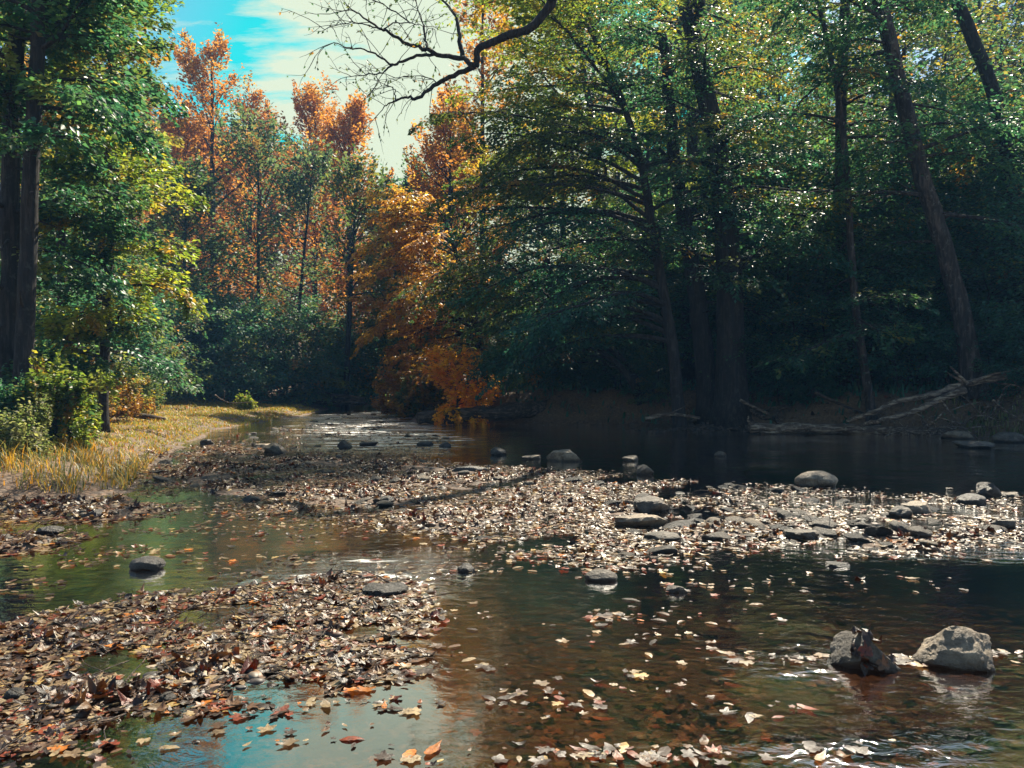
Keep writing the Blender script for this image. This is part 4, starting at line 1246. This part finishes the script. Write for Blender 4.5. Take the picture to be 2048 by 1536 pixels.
# wet leaves stuck to the face of the wedge boulder
vs = np.array([v.co[:] for v in R1.data.vertices]); ns = np.array([v.normal[:] for v in R1.data.vertices])
ok = np.where((ns[:, 1] < -0.1) & (vs[:, 2] > -0.02) & (vs[:, 0] > -0.06))[0]
for i in R.choice(ok, 16):
    V = LS[int(R.integers(len(LS)))][0] * R.uniform(0.03, 0.05)
    nn = Vector(ns[i] + R.normal(0, .3, 3)).normalized()
    qm = nn.to_track_quat('Z', 'Y').to_matrix()
    V = V @ np.array(qm).T
    o = link('fallen_leaf', mesh_np('fallen_leaf', V, None, LT, DRY, np.repeat(pick(LEAFC[2:5], 1), 29, 0), True))
    o.location = np.array(R1.location) + vs[i] + ns[i] * 0.012
    tag(o, 'dark wet leaf stuck to the face of the wedge-shaped boulder', 'leaf', 'leaves stuck to the wedge boulder')

mb = MB()
q = np.vstack([inside(BAR_NEAR, 130), inside(BAR_MID, 260), inside(BAR_LEFT, 40), inside(BAR_STRIP, 30)])
for x, y in q:
    a_ = R.uniform(0, 6.28)
    tw = grow((x, y, max(hz(x, y), 0) + 0.02), (math.cos(a_), math.sin(a_), R.normal(0.1, 0.25)), R.uniform(0.08, 0.4), 5, R.uniform(-.3, .3), 0.12)
    mb.tube(tw, np.linspace(R.uniform(0.002, 0.006), 0.0012, len(tw)), 4, cap=False)
tag(link('twig_debris', mb.mesh('twig_debris', WETWOOD)), 'broken twigs and leaf stalks among the fallen leaves of the bars', kind='stuff')

# leaf litter on the wooded banks
n = 16000
q = np.stack([R.uniform(-2, 26, n), R.uniform(14, 45, n)], 1)
dl, dr = banks(q[:, 0], q[:, 1]); q = q[dr > 0.3]
pos, Vs, col = scatter_leaves(q, 0.05, 0.1, 0.4)
V = (Vs + pos[:, None])[:, 15:29]
n = len(V)
j = np.arange(12)
T1_ = np.stack([0 * j, j + 1, j + 2], -1)
tag(link('forest_litter', mesh_np('forest_litter', V.reshape(-1, 3), None, (T1_[None] + (np.arange(n) * 14)[:, None, None]).reshape(-1, 3), DRY, np.repeat(col, 14, 0))),
    'brown leaf litter on the shaded floor of the right bank', kind='stuff')


# --------------------------------------------------------------------- grass
def grass(name, label, poly, n, hmin, hmax, pal, lean=0.5, wid=0.008):
    q = inside(poly, n)
    dl, dr = banks(q[:, 0], q[:, 1])
    q = q[(np.maximum(dl, dr) > 0.05)]
    cl = fbm(q[:, 0], q[:, 1], 2.3, 5.0) * .6 + fbm(q[:, 0], q[:, 1], 6.5, 1.0) * .4
    keep = R.random(len(q)) < np.clip(0.55 + 1.5 * cl, 0.08, 1); q = q[keep]; cl = cl[keep]
    n = len(q)
    h = R.uniform(hmin, hmax, n) * np.clip(0.7 + 0.9 * cl, 0.35, 1.5)
    b = np.column_stack([q, height(q[:, 0], q[:, 1]) - 0.02])
    a = R.uniform(0, 6.28, n)
    d = np.stack([np.cos(a), np.sin(a), 0 * a], 1) * (R.uniform(.1, 1, n) * lean * h)[:, None]
    s = np.stack([-np.sin(a), np.cos(a), 0 * a], 1) * (wid * (1 + q[:, 1] * 0.05) * R.uniform(.7, 1.4, n))[:, None]
    m = b + d * .35 + UP * (h * .6)[:, None]
    t = b + d + UP * (h * R.uniform(.75, 1.0, n))[:, None]
    V = np.stack([b - s, b + s, m - s * .8, m + s * .8, t], 1)
    base = np.arange(n)[:, None] * 5
    Qd = base + np.array([[0, 1, 3, 2]]); T = base + np.array([[2, 3, 4]])
    patch = (fbm(q[:, 0], q[:, 1], 0.9, 3.3) > 0)[:, None]
    col = np.where(patch, pick(pal, n), pick(pal[::-1] if len(pal) < 3 else pal[1:], n)) * R.uniform(.7, 1.3, (n, 1))
    return tag(link(name, mesh_np(name, V.reshape(-1, 3), Qd, T, BLADE, np.repeat(col, 5, 0))), label, kind='stuff')


AUT = [(0.52, 0.27, 0.03, 3), (0.58, 0.38, 0.05, 3), (0.32, 0.29, 0.06, 2), (0.42, 0.15, 0.035, 1.2)]
GRN = [(0.13, 0.16, 0.05, 3), (0.2, 0.2, 0.08, 2), (0.28, 0.26, 0.14, 2), (0.08, 0.12, 0.04, 2)]
LEFT_MEADOW = np.array([(-5.6, 12.2), (-7.0, 15.6), (-8.0, 20), (-9.0, 24), (-9.2, 34), (-9.6, 40), (-12, 41), (-17, 40), (-17, 22), (-11.5, 14), (-8.5, 11.5)])
grass('meadow_grass', 'orange and yellow autumn grass on the sunny left bank', LEFT_MEADOW, 120000, 0.04, 0.15, AUT + [(0.3, 0.32, 0.05, 4), (0.2, 0.25, 0.05, 2)], 1.6, 0.0045)
grass('sedge_grass', 'grey-green arching grass at the near tip of the left bank', np.array([(-9, 9.2), (-4.8, 9.7), (-5.1, 11.2), (-6.3, 13.5), (-9, 14)]), 10000, 0.08, 0.36, GRN + AUT[:2], 1.2, 0.004)
grass('bank_grass', 'dark green grass on the slope at the right picture edge', np.array([(11.2, 17.5), (16, 17), (18, 22), (12.5, 22.5), (11.5, 20.5)]), 6000, 0.12, 0.35, GRN, 0.6, 0.008)
grass('bank_weed', 'low green weeds on the forest floor of the right bank', np.array([(-2.8, 28.2), (1, 26.8), (4, 26.1), (7.3, 23.2), (11.8, 21.1), (20, 20), (24, 40), (0, 44), (-3, 32)]), 15000, 0.15, 0.4, TEAL, 0.9, 0.016)


# shrubs of the left bank
def shrub(label, px, y, h, wid, pal, n=18, k=40, size=(0.07, 0.12), name='shrub', mat=None):
    b = base_at(px, y, -0.05)
    o = build_tree(name, b, [(0, 0, 0), (0.03, 0, h * .4), (0.0, 0.03, h * .8)], 0.03, 0.008,
                   [dict(LB, n=n, t=(0.05, 1.0), az=(0, 180), el=(25, 65), L=(wid, wid * .6), n2=6, L2=wid * .55, k=k, w=0.22, vth=0.1, tilt=.9, size=size, pal=pal)],
                   TWIG, mat or LEAF, 0.2)
    return tag(o, label, 'shrub')


shrub('leafy shrub with yellow tips at the foot of the grey leaning trunk', 110, 13.2, 1.3, 0.7, OLIVE + LIME, 26, 46)
shrub('dark shrub against the left picture edge below the trunks', 30, 13.0, 0.9, 0.7, DEEP, 24, 46)
shrub('low shrub of small pale leaves above the grass tip at left', 50, 11.6, 0.6, 0.55, GRN, 22, 40, (0.04, 0.08))
shrub('orange-leaved shrub at the back of the sunny left grass', 215, 22.0, 1.3, 1.1, RUST + GOLD, 24, 44)
shrub('yellow-orange shrub beside the orange one behind the left grass', 150, 20.0, 1.2, 0.9, GOLD, 24, 44)
shrub('dark green shrub hanging over the left grass behind the grey trunk', 85, 15.2, 1.6, 0.9, DEEP, 26, 50)
shrub('single yellow-green bush standing up in the far grass', 488, 33.0, 0.5, 0.4, LIME, 16, 30)
shrub('rust-coloured shrub hanging over the far riffle at the foot of the tiered orange tree', 800, 33.5, 1.6, 1.3, RUST, 26, 50, (0.1, 0.18))
shrub('olive and rust shrub on the right bank just left of the glowing orange one', 846, 30.4, 1.3, 1.2, OLIVE + RUST, 26, 50, (0.1, 0.16))
shrub('dark bush with bare twigs between the orange shrub and the thicket', 265, 27.0, 1.3, 1.1, OLIVE, 22, 44)
wood('driftwood_branch', 'bent pale branch lying in the grass of the left bank', PP(15.5, (178, 880), (205, 879), (232, 889), (250, 898), (272, 903)), 0.035, 0.015, DRIFT, cat='branch')
wood('fallen_log', 'thick dark branch poking in at the left picture edge', PP(12.5, (-30, 893), (20, 888), (55, 872)), 0.05, 0.035, WETWOOD)
wood('fallen_log', 'low dark log lying in the orange grass', PP(23.0, (160, 832), (240, 826), (330, 840)), 0.13, 0.07, WETWOOD)
wood('fallen_log', 'dark log at the far waterline below the slim leaning tree', PP(44, (560, 795), (640, 790), (725, 800)), 0.2, 0.16, WETWOOD)
wood('fallen_log', 'second dark log of the far waterline, lying under the first', PP(43.5, (600, 806), (660, 803), (730, 806)), 0.16, 0.12, WETWOOD)
wood('dead_branch', 'thin pale dead branch arching out of the far grass', PP(31, (430, 790), (445, 800), (470, 806), (545, 800)), 0.03, 0.01, DRIFT,
     [(PP(31, (447, 800), (450, 785), (446, 778)), 0.018, 0.006)], cat='branch')

# --------------------------------------------------------------- light and sky
AZ, EL = math.radians(24), math.radians(50)
sd = Vector((math.sin(AZ) * math.cos(EL), math.cos(AZ) * math.cos(EL), math.sin(EL)))
sun = bpy.data.lights.new('sun', 'SUN')
sun.energy = 5.0
sun.angle = math.radians(0.5)
sun.color = (1.0, 0.9, 0.72)
so = bpy.data.objects.new('sun', sun)
COL.objects.link(so)
so.rotation_euler = sd.to_track_quat('Z', 'Y').to_euler()

w = bpy.data.worlds.new('World')
SC.world = w
w.use_nodes = True
nt = w.node_tree
nt.nodes.clear()
L = nt.links.new
out = nd(nt, 'OutputWorld')
bg = nd(nt, 'Background', i_Strength=0.066)
sky = nd(nt, 'TexSky', sky_type='NISHITA', sun_disc=False)
sky.sun_elevation = EL; sky.sun_rotation = AZ
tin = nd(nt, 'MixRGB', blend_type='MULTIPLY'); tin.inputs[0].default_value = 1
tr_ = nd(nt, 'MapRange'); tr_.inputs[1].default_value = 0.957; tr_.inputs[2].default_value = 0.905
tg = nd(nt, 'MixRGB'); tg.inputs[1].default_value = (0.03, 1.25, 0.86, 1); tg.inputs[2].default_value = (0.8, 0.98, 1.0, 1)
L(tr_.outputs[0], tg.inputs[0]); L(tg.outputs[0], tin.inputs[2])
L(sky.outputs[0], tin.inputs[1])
tc = nd(nt, 'TexCoord'); sx = nd(nt, 'SeparateXYZ'); L(tc.outputs['Generated'], sx.inputs[0])
zz = nd(nt, 'Math', operation='ADD'); zz.inputs[1].default_value = 0.22; L(sx.outputs[2], zz.inputs[0])
dv = nd(nt, 'VectorMath', operation='DIVIDE'); cb = nd(nt, 'CombineXYZ')
for i in range(3): L(zz.outputs[0], cb.inputs[i])
L(tc.outputs['Generated'], dv.inputs[0]); L(cb.outputs[0], dv.inputs[1])
mp = nd(nt, 'Mapping'); mp.inputs['Scale'].default_value = (1.6, 5.0, 1.0); mp.inputs['Rotation'].default_value = (0, 0, 0.15)
L(dv.outputs[0], mp.inputs[0])
cn = nd(nt, 'TexNoise', i_Scale=2.2, i_Detail=8.0, i_Roughness=0.6); L(mp.outputs[0], cn.inputs['Vector'])
# a bank of bright cloud low ahead; open sky elsewhere, save the added cloud higher up
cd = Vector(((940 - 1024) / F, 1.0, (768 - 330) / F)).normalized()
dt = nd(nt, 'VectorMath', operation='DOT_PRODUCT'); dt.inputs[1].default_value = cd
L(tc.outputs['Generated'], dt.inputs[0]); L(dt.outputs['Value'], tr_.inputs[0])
mr = nd(nt, 'MapRange'); mr.inputs[1].default_value = 0.957; mr.inputs[2].default_value = 0.993
mr.inputs[3].default_value = -0.12; mr.inputs[4].default_value = 0.3
L(dt.outputs['Value'], mr.inputs[0])
lo = nd(nt, 'MapRange'); lo.inputs[1].default_value = 0.05; lo.inputs[2].default_value = 0.24
lo.inputs[3].default_value = 0.5; lo.inputs[4].default_value = 0.0
L(sx.outputs[2], lo.inputs[0])
a0 = nd(nt, 'Math', operation='ADD'); L(mr.outputs[0], a0.inputs[0]); L(lo.outputs[0], a0.inputs[1])
d2 = nd(nt, 'VectorMath', operation='DOT_PRODUCT'); d2.inputs[1].default_value = Vector((-0.15, 0.75, 0.64)).normalized()  # unseen cloud above the frame, added to brighten reflections in the ripples
L(tc.outputs['Generated'], d2.inputs[0])
m2 = nd(nt, 'MapRange'); m2.inputs[1].default_value = 0.955; m2.inputs[2].default_value = 0.985
m2.inputs[3].default_value = 0.0; m2.inputs[4].default_value = 0.5
L(d2.outputs['Value'], m2.inputs[0])
a1 = nd(nt, 'Math', operation='ADD'); L(a0.outputs[0], a1.inputs[0]); L(m2.outputs[0], a1.inputs[1])
ad = nd(nt, 'Math', operation='ADD'); L(cn.outputs[0], ad.inputs[0]); L(a1.outputs[0], ad.inputs[1])
cr = ramp(nt, [(0.46, (0, 0, 0)), (0.64, (1, 1, 1))]); L(ad.outputs[0], cr.inputs[0])
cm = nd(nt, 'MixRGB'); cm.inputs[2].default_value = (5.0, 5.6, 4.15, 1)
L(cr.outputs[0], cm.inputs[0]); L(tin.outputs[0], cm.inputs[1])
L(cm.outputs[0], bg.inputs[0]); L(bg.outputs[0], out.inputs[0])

# ---------------------------------------------------------------------- haze
hb = MB()
c8 = np.array([(x, y, z) for x in (-75, 75) for y in (-12, 105) for z in (-2.0, 48)], float)
hb.add(c8, [[0, 1, 3, 2], [4, 6, 7, 5], [0, 4, 5, 1], [2, 3, 7, 6], [0, 2, 6, 4], [1, 5, 7, 3]])
m, nt, out = mat_new('air')
pv = nd(nt, 'VolumePrincipled')
pv.inputs['Color'].default_value = (0.2, 0.45, 0.85, 1)
pv.inputs['Density'].default_value = 0.001
nt.links.new(pv.outputs[0], out.inputs['Volume'])
tag(link('haze', hb.mesh('haze', m, False)), 'thin bluish haze in the air of the wood', kind='stuff')

# -------------------------------------------------------------------- camera
cam = bpy.data.cameras.new('camera')
cam.sensor_width = 36
cam.lens = 36 * F / 2048
cam.clip_end = 2000
co = bpy.data.objects.new('camera', cam)
COL.objects.link(co)
co.location = (0, 0, H)
co.rotation_euler = (PI / 2, 0, 0)
SC.camera = co

SC.view_settings.view_transform = 'Standard'
SC.view_settings.look = 'None'
SC.view_settings.exposure = 1.35
SC.view_settings.gamma = 1
SC.render.engine = 'CYCLES'
cy = SC.cycles
cy.max_bounces = 8
cy.diffuse_bounces = 3
cy.glossy_bounces = 3
cy.transmission_bounces = 4
cy.transparent_max_bounces = 8
cy.caustics_reflective = False
cy.caustics_refractive = False
cy.sample_clamp_indirect = 4
cy.use_denoising = True
cy.denoiser = 'OPENIMAGEDENOISE'
cy.denoising_input_passes = 'RGB_ALBEDO_NORMAL'
